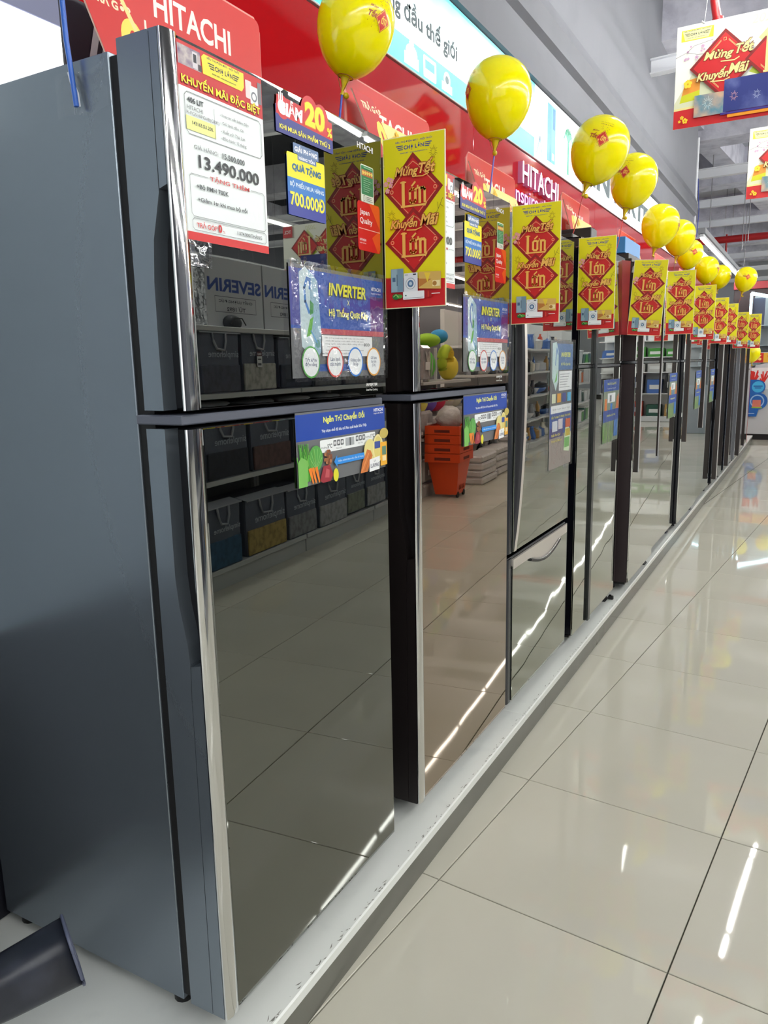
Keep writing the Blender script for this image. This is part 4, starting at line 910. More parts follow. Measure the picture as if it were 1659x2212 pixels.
# ================================================================== BALLOONS
m_bal = mat('yellow_balloon_rubber', (252, 236, 0), .16, coat=.25, spec=.45)
_b = m_bal.node_tree.nodes['Principled BSDF']; _b.inputs['Subsurface Weight'].default_value = .7; _b.inputs['Subsurface Radius'].default_value = (1, .9, .1); _b.inputs['Subsurface Scale'].default_value = .12
m_balk = mat('yellow_balloon_knot', (206, 180, 10), .3)
m_clip = mat('amber_balloon_clip', (150, 96, 10), .3)
BR = [(0, .118), (.022, .1165), (.045, .110), (.067, .098), (.086, .080), (.1, .058), (.108, .034), (.1115, .008), (.110, -.018), (.104, -.045), (.093, -.072), (.078, -.097), (.058, -.118), (.036, -.134), (.018, -.142), (.010, -.146)]
def bal_r(z):
    for (r0, z0), (r1, z1) in zip(BR[:-1], BR[1:]):
        if z1 <= z <= z0: return r0 + (r1 - r0) * (z0 - z) / (z0 - z1)
    return .05
bal_me = MB().lathe(BR, m_bal, 40).mesh('balloon_skin')
cl = MB()
ringp = lambda r, z: [(r * math.cos(2 * PI * i / 16), r * math.sin(2 * PI * i / 16), z) for i in range(17)]
cl.tube(ringp(.023, -.1405), .0016, m_clip, 5, False)
for i in range(3):
    q = 2 * PI * i / 3 + .4; cl.tube([(.023 * math.cos(q), .023 * math.sin(q), -.1405), (.012 * math.cos(q), .012 * math.sin(q), -.165), (0, 0, -.185)], .0013, m_clip, 5)
clip_me = cl.mesh('balloon_clip')
knot_me = MB().lathe([(.016, -.139), (.012, -.150), (.006, -.165), (.004, -.182), (.006, -.190)], m_balk, 12).blob((.013, -.004, -.187), (.010, .008, .009), m_balk, 10, 6).mesh('knot')
def bal_print():
    a = Art(0)
    def T(x, y):
        return (x, y)
    c = (196, 130, 10)
    a.text('CHỢ LỚN', 0, .052, .050, .007, (170, 130, 20), .03); a.text('SIÊU THỊ ĐIỆN MÁY', 0, .061, .060, .003, (170, 130, 20), .03)
    a.text('Mừng', -.034, .022, .026, .010, (176, 96, 16), .02, .3); a.text('Tết', -.036, .004, .028, .020, (170, 80, 16), .05, .2)
    rr = random.Random(1)
    for k in range(34):
        x = rr.uniform(-.02, .022); y = rr.uniform(.024, .044) if k < 22 else rr.uniform(-.03, -.012); x = x if k < 22 else x - .03
        a.circle(x, y, rr.uniform(.0006, .0013), (176, 120, 16), n=5)
    for lay, (r, cc) in enumerate(((.027, (186, 96, 20)), (.0245, (246, 190, 40)), (.0225, (200, 34, 30)))):
        n = 7; s = []
        for i in range(n):
            for j in range(n):
                f = lambda p, q: (r * (p - q) / n * 1.0, r * (p + q - n) / n * 1.15 - .002)
                a.up(); a.k = 1 + lay; a.add([(*f(i, j), a.k), (*f(i + 1, j), a.k), (*f(i + 1, j + 1), a.k), (*f(i, j + 1), a.k)], [(0, 1, 2, 3)], ink(cc))
    k0 = len(a.v); a.k = 4; lon(a, -.0155, -.014, .030, .026, (250, 206, 80))
    for i in range(k0, len(a.v)): a.v[i] = (a.v[i][0], a.v[i][1], 4)
    vs = []
    for x, y, k in a.v:       # wrap round the balloon: x = arc, y = height
        r = bal_r(y) + .0010 + .00025 * (k if k > 1 else 1)
        q = x / .112; vs.append((r * math.sin(q), -r * math.cos(q), y))
    a.v = vs; return a.mesh('print')
bprint = bal_print()
BAL = [((-.262, 1.875, 2.236), .200, 14, 75, (70, 92, 190), 'largest and nearest yellow balloon, cut by the top edge'),
       ((-.206, 2.760, 2.300), .232, 4, -46, (112, 104, 190), 'yellow balloon on a violet stick before the red wall letters'),
       ((-.020, 3.47, 2.255), .238, 20, 17, (178, 40, 30), 'yellow balloon on a red stick, third from the camera, print in its middle'),
       ((-.048, 4.30, 2.292), .235, 14, -12, (178, 40, 30), 'yellow balloon touching the third one, fourth from the camera'),
       ((-.101, 5.42, 2.235), .235, 12, 100, (150, 60, 40), 'yellow balloon, fifth from the camera, in front of the sign lettering'),
       ((-.150, 6.55, 2.312), .232, 8, 100, (110, 90, 50), 'yellow balloon, sixth from the camera, thin dark stick'),
       ((-.250, 7.85, 2.340), .230, 14, 29, (170, 60, 40), 'yellow balloon, seventh from the camera, low and half hidden'),
       ((-.185, 8.60, 2.268), .230, 6, 84, (170, 60, 40), 'yellow balloon, eighth from the camera, left of a matching pair'),
       ((-.186, 9.85, 2.310), .230, 10, 90, (170, 60, 40), 'yellow balloon, ninth from the camera, right of a matching pair'),
       ((.085, 9.82, 2.262), .235, 12, 14, (170, 60, 40), 'yellow balloon standing alone at the far right of the row')]
for i, (p, dia, tilt, yaw, sc_, lb) in enumerate(BAL):
    k = dia / .223
    t = thing('balloon', lb, 'balloon', p, 0, 'yellow balloons on sticks along the fridge tops')
    # body leans to the right of the picture, print turned by yaw
    M = Matrix.Translation(p) @ Matrix.Rotation(R_(tilt), 4, Vector((-.488, .873, 0))) @ Matrix.Rotation(R_(yaw), 4, 'Z') @ Matrix.Scale(k, 4)
    t.matrix_world = M
    link('balloon_skin', bal_me, t); link('balloon_clip', clip_me, t); link('knot', knot_me, t); link('print', bprint, t)
    base = M @ Vector((0, 0, -.186))
    zf = 1.868 if i else 1.864
    foot = Vector((base.x - .03, base.y - .02 + (-.05 if i > 1 else 0), zf)) if i != 9 else Vector((base.x - .05, base.y - .12, zf))
    mi = M.inverted()
    MB().tube([mi @ base, mi @ ((base + foot) / 2 + Vector((.004, 0, 0))), mi @ foot], .0030 / k if i < 2 else .0022 / k, mat('stick_%d_%d_%d' % sc_, sc_, .35), 8).build('stick', t)
# blue stick taped on the side of the first fridge
t = thing('balloon_stick', 'bright blue balloon stick taped to the side of the nearest fridge', 'stick', (-.22, .919, 1.786), 0)
MB().tube([(0, 0, 0), (-.008, -.002, .10), (-.018, .0, .50)], .0042, mat('blue_stick', (40, 96, 190), .35), 10).build('stick_body', t)
MB().prism([(-.004, .0), (.006, .0), (.004, .02), (-.012, .055), (-.018, .054)], .003, .0034, m_ppr, 'y').build('paper_tail', t)
t2 = thing('balloon', 'yellow balloon on the blue stick above the nearest fridge, out of the picture', 'balloon', (-.24, .92, 2.45), 0, 'yellow balloons on sticks along the fridge tops')
link('balloon_skin', bal_me, t2); link('knot', knot_me, t2); link('balloon_clip', clip_me, t2)
t = thing('tape_patch', 'crinkled clear tape patch holding the blue stick to the fridge side', 'tape', (-.272, .9265, 1.775), 0)
b = MB(); vs = []; nx, nz = 26, 16; rr = random.Random(11)
for j in range(nz + 1):
    for i in range(nx + 1): vs.append((.118 * i / nx, -.0008 - rr.random() * .0014 - (.006 * math.exp(-((i / nx - .44) / .06) ** 2)), .065 * j / nz + .004 * math.sin(i * .3)))
b.add(vs, [(j * (nx + 1) + i, j * (nx + 1) + i + 1, (j + 1) * (nx + 1) + i + 1, (j + 1) * (nx + 1) + i) for j in range(nz) for i in range(nx)], film('wrinkled_tape', .8, .03), True)
b.build('tape_body', t)

# black flared nozzle poking in at the lower left
noz = thing('black_nozzle', 'black flared nozzle poking in at the lower left, with an added unseen body', 'nozzle', (-.30, .80, .126), 0)
def rrect(w_, h_, r, n=5):
    pts = []
    for cx, cy, a0 in ((w_ - r, h_ - r, 0), (-w_ + r, h_ - r, 90), (-w_ + r, -h_ + r, 180), (w_ - r, -h_ + r, 270)):
        for i in range(n): q = R_(a0 + 90 * i / (n - 1)); pts.append((cx + r * math.cos(q), cy + r * math.sin(q)))
    return pts
def loft(path, sizes, m, name, parent, cap=True, inner=None):
    b = MB(); vs = []; n = 20
    A = Vector(path[-1]) - Vector(path[0]); A.normalize(); side = A.cross(Vector((0, 0, 1))).normalized(); up = side.cross(A)
    for p, (w_, h_, r) in zip(path, sizes):
        for x, y in rrect(w_, h_, r): vs.append(Vector(p) + side * x + up * y)
    fs = [(i * n + k, i * n + (k + 1) % n, (i + 1) * n + (k + 1) % n, (i + 1) * n + k) for i in range(len(path) - 1) for k in range(n)]
    if cap: fs.append(tuple(range((len(path) - 1) * n, len(path) * n))); fs.append(tuple(range(n))[::-1])
    b.add(vs, fs, m, True); return b.build(name, parent)
m_noz = mat('worn_black_rubber', (30, 34, 44), .38, noise=(14, .4, (46, 50, 62)))
def N_(p): return Vector((p[0] + .30, p[1] - .80, p[2] - .126))
nd = Vector((.36, .64, .13)).normalized(); ne = Vector((-.158, .705, .437))
PN = [N_(ne - nd * q) for q in (.46, .34, .22, .10, 0)]
SZ = [(.016, .018, .014), (.021, .025, .017), (.030, .036, .021), (.038, .045, .024), (.042, .050, .025)]
loft(PN, SZ, m_noz, 'nozzle_body', noz)
sd = nd.cross(Vector((0, 0, 1))).normalized(); up_ = sd.cross(nd); rq = rrect(.043, .051, .025); rq = rq + rq[:1]
MB().tube([PN[-1] + sd * x + up_ * y for x, y in rq], .0026, mat('nozzle_rim', (84, 90, 112), .35), 6, False).build('rim', noz)
m_can = mat('added_black_body', (14, 15, 20), .45)  # unseen body added behind the nozzle to darken the fridge side's reflection
MB().rbox(-.395, -.53, .004, -.07, -.215, .60, m_can, .05).build('added_body', noz)
MB().rbox(-.36, -.50, .60, -.10, -.24, .64, m_can, .015).build('lid', noz)
for x, y in ((-.36, -.49), (-.11, -.49), (-.36, -.26), (-.11, -.26)): MB().tube([(x, y, 0), (x, y, .006)], .02, m_dark, 10).build('foot', noz)
# small black plastic clip lying on the platform
t = thing('plastic_clip', 'small black plastic clip lying on the white platform edge', 'clip', (-.035, 3.985, .126))
MB().rbox(0, 0, 0, .028, .016, .022, m_black, .004).tube([(-.02, .0, .004), (0, .006, .008)], .004, m_black, 6).build('clip_body', t)
MB().rbox(.004, .004, .0222, .016, .012, .0262, m_black, .001).build('clip_tab', t)

# ================================================================== SHELVING ACROSS THE AISLE (seen in the fridge doors)
m_shelf = mat('white_metal_shelf', (196, 198, 200), .4)
m_back = mat('shelf_back_panel', (120, 124, 130), .7)
def gthing(name, label, cat, u, v, z, group=None, rz=0.0): return thing(name, label, cat, tuple(G(u, v, z)), -GA + rz, group)
def shelf_unit(v0, v1, decks, top, label, depth=.46, backc=m_back, mshelf=m_shelf):
    t = gthing('shelf_unit', label, 'shelving', 0, v0, 0, 'shelving units across the aisle'); L = v1 - v0
    MB().box(depth, 0, .0, depth + .02, L, top, backc).build('back_panel', t)
    for y in (0.0, L - .03):
        MB().box(depth - .03, y, 0, depth, y + .03, top, mshelf).build('upright', t)
    for z in decks:
        d = MB().rbox(.0, .004, z - .032, depth - .002, L - .004, z, mshelf, .003).build('shelf', t)
    MB().box(.015, .002, 0, .03, L - .002, decks[0] - .032, mshelf).build('kick_board', t)
    return t
shelf_unit(2.2, 3.42, (.135, .695, 1.225), 1.62, 'white shelving bay nearest the camera across the aisle')
shelf_unit(3.43, 4.66, (.135, .695, 1.225, 1.63), 1.70, 'white shelving bay that carries the lettered white cartons')
shelf_unit(4.67, 5.90, (.135, .695, 1.225), 1.62, 'white shelving bay with bedding bags, third from the camera')
shelf_unit(5.91, 7.14, (.135, .695, 1.225), 1.62, 'white shelving bay with grey plastic-wrapped bedding')
shelf_unit(7.15, 8.75, (.135, .62, 1.20), 1.58, 'white shelving bay with plush toys on its top shelf')

def bag(u, v0, v1, z0, h_, c_low, label, tagc=False, tail=True):
    W_ = v1 - v0; t = gthing('bedding_bag', label, 'bag', u, v0, z0, 'lettered grey bedding bags on the shelves')
    b = MB(); m_b = mat('dark_grey_bag_fabric', (98, 104, 120), .75, bump=(30, .4, .004)); D = .36
    n = 6; vs = []; rr = random.Random(int(v0 * 100 + z0 * 10))
    for j in range(n + 1):
        for i in range(n + 1):
            q, p = i / n, j / n
            vs.append((.012 * math.cos(PI * (q - .5)) * -1 + .016 + rr.uniform(-.003, .003), .006 + q * (W_ - .012), p * h_ - (.012 * math.sin(PI * q) if j == n else 0)))
    b.add(vs, [(j * (n + 1) + i, (j + 1) * (n + 1) + i, (j + 1) * (n + 1) + i + 1, j * (n + 1) + i + 1) for j in range(n) for i in range(n)], m_b, True)
    b.rbox(.018, .006, 0, D, W_ - .006, h_ - .004, m_b, .012); b.build('bag_body', t)
    MB().rbox(.0, .014, .006, .016, W_ - .014, h_ * .46, mat('bag_cloth_%d_%d_%d' % c_low, c_low, .7, noise=(24, .45, tuple(int(x * .8) for x in c_low)), bump=(20, .5, .006)), .005).build('cloth_window', t)
    m_hd = mat('grey_strap', (170, 174, 184), .6)
    for y0, y1 in ((W_ * .30, W_ * .62),):
        MB().tube([(.0, y0, h_ - .01), (-.006, y0 + .005, h_ * .84), (-.008, y0 + .03, h_ * .72), (-.008, y1 - .03, h_ * .70), (-.006, y1 - .005, h_ * .84), (.0, y1, h_ - .01)], .008, m_hd, 5).build('strap', t)
    MB().add([(-.003, 0, h_ - .003), (.09, 0, h_ + .018), (.09, W_, h_ + .018), (-.003, W_, h_ - .003), (-.003, 0, h_ - .010), (-.003, W_, h_ - .010)], [(0, 1, 2, 3), (0, 3, 5, 4)], m_hd).build('top_piping', t)
    Art(.00005).text('simplehome', 0, 0, W_ * .74, W_ * .125, (190, 198, 212), .0).build('print', t, (-.0055, W_ * .54, h_ * .62), (PI / 2, 0, -PI / 2))
    if tagc:
        a = Art(.00005); a.rect(-.03, -.07, .03, .03, (220, 222, 226)); a.rect(-.03, .0, .03, .03, (90, 50, 60)); a.text('SALE', 0, .015, .046, .016, (230, 230, 235), .03); a.rect(-.02, -.024, .02, -.016, (60, 60, 70)); a.rect(-.02, -.06, .02, -.045, (90, 92, 100))
        a.build('price_tag', t, (-.012, W_ * .42, h_ * .58), (PI / 2, 0, -PI / 2))
    return t
row = [(.02, 3.02, 3.42, .135, .40, (120, 124, 130), 'at floor level, nearest the camera'), (.0, 3.46, 3.83, .135, .40, (54, 92, 124), 'at floor level with steel-blue cloth'), (.01, 3.90, 4.40, .135, .38, (176, 152, 92), 'at floor level with mustard cloth, the widest'),
       (.01, 4.42, 4.86, .135, .37, (140, 142, 148), 'at floor level, right of the mustard one'), (.0, 4.88, 5.36, .135, .37, (168, 170, 176), 'at floor level with light grey cloth'), (.01, 5.38, 5.73, .150, .37, (134, 140, 128), 'at floor level with sage cloth, narrow'), (.0, 5.75, 6.16, .150, .38, (160, 162, 166), 'at floor level, fifth to the right of the blue one'), (.0, 6.22, 6.62, .150, .36, (124, 124, 130), 'at floor level, last before the wrapped bedding'),
       (.0, 3.50, 3.96, .697, .37, (50, 54, 66), 'on the middle shelf with dotted navy cloth'), (.0, 4.00, 4.50, .697, .36, (104, 80, 80), 'on the middle shelf with dusty brown cloth'), (.01, 4.56, 5.02, .697, .36, (96, 100, 112), 'on the middle shelf, third from the left'), (.0, 5.06, 5.50, .697, .36, (120, 120, 116), 'on the middle shelf, fourth from the left'), (.0, 5.54, 5.88, .697, .35, (84, 90, 104), 'on the middle shelf, narrow, before the wrapped bedding'),
       (.0, 3.50, 3.92, 1.227, .37, (84, 88, 104), 'on the upper shelf under the left end of the cartons'), (.02, 3.97, 4.38, 1.227, .385, (184, 184, 178), 'on the upper shelf with a sale tag'), (.02, 4.42, 4.86, 1.227, .36, (58, 66, 84), 'on the upper shelf, navy, right of the tagged one'), (.02, 4.90, 5.36, 1.227, .34, (110, 112, 120), 'on the upper shelf, behind the laminated board reflection'), (.02, 5.42, 5.86, 1.227, .34, (130, 130, 136), 'on the upper shelf, farthest right')]
for k, (u, v0, v1, z0, h_, c_, lb) in enumerate(row):
    bag(u, v0, v1, z0, h_, c_, 'grey bag of folded bedding ' + lb, tagc=(k == 14))
# folded quilts that lie on the middle shelf
for k, (v0, v1, z, c_) in enumerate(((3.52, 3.95, 1.075, (150, 154, 164)), (4.05, 4.5, 1.065, (120, 124, 134)), (4.6, 5.0, 1.065, (180, 182, 188)), (5.1, 5.48, 1.065, (150, 150, 156)), (5.55, 5.86, 1.055, (168, 170, 176)))):
    t = gthing('folded_quilt', 'folded pale quilt lying on top of the middle-shelf bags, %s' % ('leftmost', 'second from left', 'middle one', 'second from right', 'rightmost')[k], 'quilt', .04, v0, z, 'folded quilts on the middle shelf')
    b = MB(); L = v1 - v0
    for q in range(3): b.blob((.15, L / 2, .02 + q * .03), (.15, L / 2, .024), mat('quilt_%d' % c_[0], c_, .85, bump=(9, .5, .02)), 14, 6, .10, k * 3 + q)
    b.build('quilt_body', t)
# lettered white cartons
for k, (v0, v1) in enumerate(((3.70, 4.325), (4.335, 4.66 + .3), (4.97, 5.6))):
    W_ = v1 - v0
    t = gthing('white_carton', ('tall white carton with blue lettering on the shelf top, left one', 'tall white carton with blue lettering, right beside the left one', 'tall white carton with blue lettering, farthest right, hidden by leaflet')[k], 'box', .08, v0, 1.632, 'lettered white cartons on the shelf top')
    MB().rbox(0, 0, 0, .34, W_, .425, mat('white_carton_card', (206, 210, 216), .6), .003).build('carton_body', t)
    a = Art(.0001); a.text('SEVERIN', 0, .26, min(W_, .62) * .94, .082, (38, 76, 160), .035); a.frame(-.22 * W_ / .62, .095, .22 * W_ / .62, .19, .003, ink((50, 56, 70)))
    a.text('CHẤT LƯỢNG ĐỨC', 0, .165, .36 * W_ / .62, .030, (50, 56, 70), .02); a.text('TỪ 1892', 0, .120, .20 * W_ / .62, .034, (50, 56, 70), .02)
    a.build('print', t, (-.0006, W_ / 2, 0), (PI / 2, 0, -PI / 2))
    MB().box(-.0012, -.0015, 0, .34, .0, .425, film('crinkled_tape')).build('wrap_film', t)
t = gthing('reed_diffuser', 'small dark rounded headrest cushion in front of the left white carton', 'cushion', .02, 3.86, 1.627)
t.name = 'round_cushion'; MB().blob((.05, .08, .035), (.05, .085, .05), mat('dark_cushion', (60, 62, 70), .7, bump=(20, .3, .01)), 14, 8).build('cushion_body', t); MB().tube([(.0, .0, .02), (.0, .04, .062), (.0, .12, .062), (.0, .16, .02)], .004, m_dark, 5).build('seam', t)
# wrapped grey bedding and pillows further on
m_wrap = mat('clear_plastic_wrap', (200, 198, 200), .12, coat=.8, bump=(14, .9, .02, 5))
def pack(u, v0, v1, z0, h_, c_, label, grp, d=.34):
    t = gthing('wrapped_bedding', label, 'bedding pack', u, v0, z0, grp); L = v1 - v0
    m = mat('wrapped_%d_%d_%d' % c_, c_, .25, coat=.8, bump=(16, .8, .015, 5))
    b = MB(); b.rbox(.01, .01, 0, d, L - .01, h_ * .93, m, .03); b.build('pack_body', t)
    rr = random.Random(int(v0 * 77)); f = MB()
    for q in range(5): y = L * rr.uniform(.1, .8); f.add([(-.001, y, rr.uniform(.05, .8) * h_), (-.004, y + .05, rr.uniform(.1, .9) * h_), (.002, y + .07, rr.uniform(.1, .9) * h_)], [(0, 1, 2)], m_wrap)
    f.build('film_fold', t); MB().rbox(-.004, L * .3, h_ * .3, .008, L * .7, h_ * .5, m_ppr, .002).build('paper_label', t)
n = 0
for v0, v1, z0, h_, c_ in ((5.95, 6.5, 1.227, .36, (128, 128, 134)), (6.52, 7.05, 1.227, .46, (150, 146, 150)), (7.16, 7.46, 1.202, .40, (160, 154, 158)), (5.95, 6.45, .697, .36, (150, 152, 158)), (6.5, 7.1, .697, .40, (176, 174, 176)), (6.66, 7.12, .150, .40, (130, 126, 130)),
        (7.18, 7.5, .622, .30, (188, 184, 186)), (7.55, 8.0, .622, .22, (214, 212, 212)), (8.1, 8.6, .622, .24, (190, 190, 192)), (7.2, 7.6, .137, .28, (200, 198, 198)), (7.7, 8.15, .137, .26, (176, 172, 172)), (8.2, 8.7, .137, .26, (214, 212, 210))):
    n += 1
    pack(.01, v0, v1, z0, h_, c_, 'plastic-wrapped pack of %s bedding %s' % (('slate', 'mauve-grey', 'tall lilac-grey', 'bluish', 'pale', 'dim', 'light', 'white', 'silvery', 'off-white', 'taupe', 'bright white')[n - 1],
         ('beside the navy bag', 'on the upper shelf, widest', 'left of the plush toys', 'on the middle shelf, left', 'on the middle shelf, above the basket stack', 'at floor level behind the baskets', 'under the plush toys, left', 'under the plush toys, flat one', 'under the plush toys, right', 'at floor level, left', 'at floor level, middle', 'at floor level, right')[n - 1]), 'wrapped bedding packs')
# plush toys and cushions
def plush(v, z, parts_, label, group='plush cushions on the toy shelf'):
    t = gthing('plush_cushion', label, 'cushion', .17, v, z, group)
    for nm, c, r, cc in parts_: MB().blob(c, r, mat('plush_%d_%d_%d' % cc, cc, .85, bump=(40, .3, .005)), 14, 10, .03, int(v * 10)).build(nm, t)
    return t
plush(7.60, 1.202, [('pillow_body', (0, 0, .17), (.13, .15, .17), (96, 190, 70))], 'upright grass-green plush cushion left of the banana')
plush(7.75, 1.56, [('pillow_body', (.0, 0, .08), (.12, .22, .075), (150, 196, 50))], 'lime plush bolster lying on the green cushion')
t = gthing('banana_plush', 'curved green-yellow banana plush with a smiling face', 'plush toy', .05, 8.05, 1.206, 'plush cushions on the toy shelf')
for nm, a0, a1, cc in (('upper_body', -30, 100, (176, 196, 50)), ('lower_body', 100, 190, (226, 196, 50))):
    pts = [(0.02, .13 * math.cos(R_(q)) * -1 + .0, .19 + .15 * math.sin(R_(q))) for q in range(a0, a1 + 1, 13)]
    MB().tube(pts, [.062 - .022 * abs(i / (len(pts) - 1) - .5) for i in range(len(pts))], mat('plush_banana_%d' % cc[0], cc, .85), 12).build(nm, t)
f = Art(.00005); f.circle(-.012, .0, .008, (20, 20, 20)); f.circle(.03, .004, .008, (20, 20, 20)); f.line([(-.01, -.025), (.01, -.035), (.03, -.025)], .005, (40, 30, 20)); f.build('face', t, (-.044, .04, .325), (PI / 2, 0, -PI / 2))
plush(8.10, 1.63, [('pillow_body', (0, 0, .06), (.10, .10, .08), (60, 150, 206))], 'sky-blue plush ball above the banana')
plush(8.42, 1.202, [('pillow_body', (0, 0, .14), (.12, .13, .15), (236, 216, 80)), ('ear', (0, .08, .30), (.03, .03, .05), (226, 200, 60))], 'yellow eared plush cushion right of the banana')
for k, (v, cc, nm) in enumerate(((7.36, (236, 222, 110), 'pale yellow'), (7.65, (124, 96, 206), 'violet'), (7.94, (206, 50, 90), 'crimson'), (8.23, (190, 186, 180), 'stone grey'), (8.52, (206, 204, 190), 'cream'))):
    plush(v, .86 + .0, [('pillow_body', (0, 0, .13), (.13, .13, .13), cc)], '%s plush cushion on the second shelf under the banana' % nm)

# stack of orange baskets
m_org = mat('orange_basket_plastic', (222, 74, 24), .35)
t = gthing('basket_stack_base', 'x', 'x', 0, 0, 0); bpy.data.objects.remove(t)
def basket(z, label, full):
    t = gthing('shopping_basket', label, 'basket', -.20, 7.38, z, 'nested orange shopping baskets'); b = MB()
    H0 = .43; wb, wt, lb_, lt = .115, .175, .13, .225; n = 4
    def ringz(k): q = k; return (wb + (wt - wb) * q, lb_ + (lt - lb_) * q)
    vs = []; zs_ = [0, .15, .3, .37, .43]
    for z_ in zs_:
        a, l = ringz(z_ / H0); vs += [(-a, -l, z_), (a, -l, z_), (a, l, z_), (-a, l, z_)]
    fs = []
    for i in range(4):
        for k in range(4): fs.append((i * 4 + k, i * 4 + (k + 1) % 4, (i + 1) * 4 + (k + 1) % 4, (i + 1) * 4 + k))
    fs.append((0, 3, 2, 1)); b.add(vs, fs, m_org); b.build('basket_body', t)
    r = MB(); a, l = wt + .012, lt + .012
    r.add([(-a, -l, .41), (a, -l, .41), (a, l, .41), (-a, l, .41), (-a, -l, .44), (a, -l, .44), (a, l, .44), (-a, l, .44), (-wt + .006, -lt + .006, .44), (wt - .006, -lt + .006, .44), (wt - .006, lt - .006, .44), (-wt + .006, lt - .006, .44), (-a, -l, .35), (a, -l, .35), (a, l, .35), (-a, l, .35)],
          [(0, 1, 5, 4), (1, 2, 6, 5), (2, 3, 7, 6), (3, 0, 4, 7), (4, 5, 9, 8), (5, 6, 10, 9), (6, 7, 11, 10), (7, 4, 8, 11), (12, 13, 1, 0), (13, 14, 2, 1), (14, 15, 3, 2), (15, 12, 0, 3)], m_org).build('rim', t)
    m_sl = mat('basket_slot', (110, 30, 12), .6)
    MB().rbox(-a - .002, -l * .42, .37, -a + .004, l * .42, .40, m_sl, .0015).build('hand_slot', t); MB().rbox(-a * .45, -l - .002, .37, a * .45, -l + .004, .40, m_sl, .0015).build('hand_slot', t)
    if full:
        for q in range(4): MB().rbox(-.13, -.08 + q * .05, .05, -.122, -.065 + q * .05, .10, m_sl, .002).build('vent_slot', t)
        for y in (-.10, .10):
            MB().tube([(-.125, y, .0), (-.105, y, .0)], .032, m_dark, 16).build('wheel', t); 
    return t
basket(.032, 'lowest orange rolling basket that stands on the floor', True)
for k in range(3): basket(.032 + .095 * (k + 1), ('second orange basket from the floor, nested in the lowest', 'third orange basket, nested below the top one', 'topmost orange basket of the nested stack')[k], False)
t = gthing('linen_heap', 'loose pale plastic-wrapped linen piled in the topmost basket', 'linen', -.20, 7.38, .76)
MB().blob((0, 0, .06), (.13, .18, .13), mat('linen_wrap', (190, 186, 186), .3, coat=.6, bump=(12, .9, .03, 5)), 16, 10, .25, 3).build('linen_body', t)
# pallet-like stacks of white packages on the floor
for k, (u, v, hh, lb) in enumerate(((-.20, 8.15, .34, 'beside the orange baskets'), (-.16, 8.95, .42, 'between baskets and the kitchen shelves'), (-.20, 9.75, .50, 'in front of the kitchen shelves'))):
    t = gthing('package_stack', 'low stack of white wrapped packages on the floor ' + lb, 'packages', u, v, 0)
    for q in range(int(hh / .085)): MB().rbox(-.14 + .01 * (q % 2), 0, q * .085 + .001, .14, .62 - .02 * (q % 3), q * .085 + .083, mat('white_package', (206, 204, 204), .35, coat=.4, bump=(12, .8, .02)), .02).build('package', t)

# kitchen-ware shelving, further along the aisle, bright and white
m_w2 = mat('bright_white_shelf', (222, 224, 226), .35)
for k, (v0, v1) in enumerate(((8.9, 10.4), (10.42, 11.9), (11.92, 13.4), (13.42, 14.9))):
    shelf_unit(v0, v1, (.10, .48, .86, 1.24, 1.60), 2.05, 'tall white kitchen-ware shelving, %s bay' % ('first', 'second', 'third', 'fourth')[k], .42, m_w2, m_w2)
cols_ = [(210, 212, 214), (60, 66, 74), (90, 160, 80), (200, 206, 214), (150, 154, 160), (196, 70, 50), (70, 110, 180), (230, 226, 210), (40, 42, 46), (190, 150, 90)]
rr = random.Random(21)
KW = [('pot', [(.0, 0), (.085, 0), (.10, .03), (.10, .13), (.104, .135), (.09, .14), (.03, .165), (.012, .17), (.012, .185), (.0, .188)]),
      ('jug', [(.0, 0), (.06, 0), (.07, .05), (.05, .15), (.04, .20), (.05, .23), (.0, .225)]),
      ('bowl', [(.0, 0), (.04, 0), (.08, .04), (.105, .09), (.10, .09), (.07, .045), (.0, .01)]),
      ('bottle', [(.0, 0), (.04, 0), (.042, .15), (.035, .19), (.015, .22), (.015, .25), (.0, .252)])]
kc = [MB() for _ in range(4)]
proto = {}
cnt = 0
DN = ['lowest', 'second', 'third', 'fourth', 'top']
for bay, v0 in enumerate((8.9, 10.42, 11.92, 13.42)):
    for di, z in enumerate((.10, .48, .86, 1.24, 1.60)):
        v = v0 + .16
        slot = 0
        while v < v0 + 1.38:
            ki = rr.randrange(4); nm, prof = KW[ki]; cc = cols_[rr.randrange(len(cols_))]
            if (nm, cc) not in proto: proto[nm, cc] = MB().lathe(prof, mat('ware_%d_%d_%d' % cc, cc, .25, coat=.3), 16).mesh(nm)
            t = gthing(nm, '%s %s, %s from left, %s shelf, %s kitchen-ware bay' % ({(210, 212, 214): 'silver', (60, 66, 74): 'slate', (90, 160, 80): 'green', (200, 206, 214): 'pale blue', (150, 154, 160): 'grey', (196, 70, 50): 'red', (70, 110, 180): 'blue', (230, 226, 210): 'cream', (40, 42, 46): 'black', (190, 150, 90): 'tan'}[cc], nm, ('first', 'second', 'third', 'fourth', 'fifth', 'sixth', 'seventh')[min(slot, 6)], DN[di], ('first', 'second', 'third', 'fourth')[bay]), 'kitchenware', .14, v, z + .001, 'kitchen-ware on the white bays')
            link(nm + '_body', proto[nm, cc], t)
            if nm in ('jug', 'pot'):
                if nm + 'h' not in proto: proto[nm + 'h'] = MB().tube([(0, .055, .19), (0, .105, .17), (0, .105, .09), (0, .062, .06)] if nm == 'jug' else [(0, .09, .11), (0, .135, .115), (0, .135, .10), (0, .095, .095)], .007, m_black, 6).mesh('handle')
                link('handle', proto[nm + 'h'], t)
            v += .22 + rr.random() * .06; slot += 1; cnt += 1

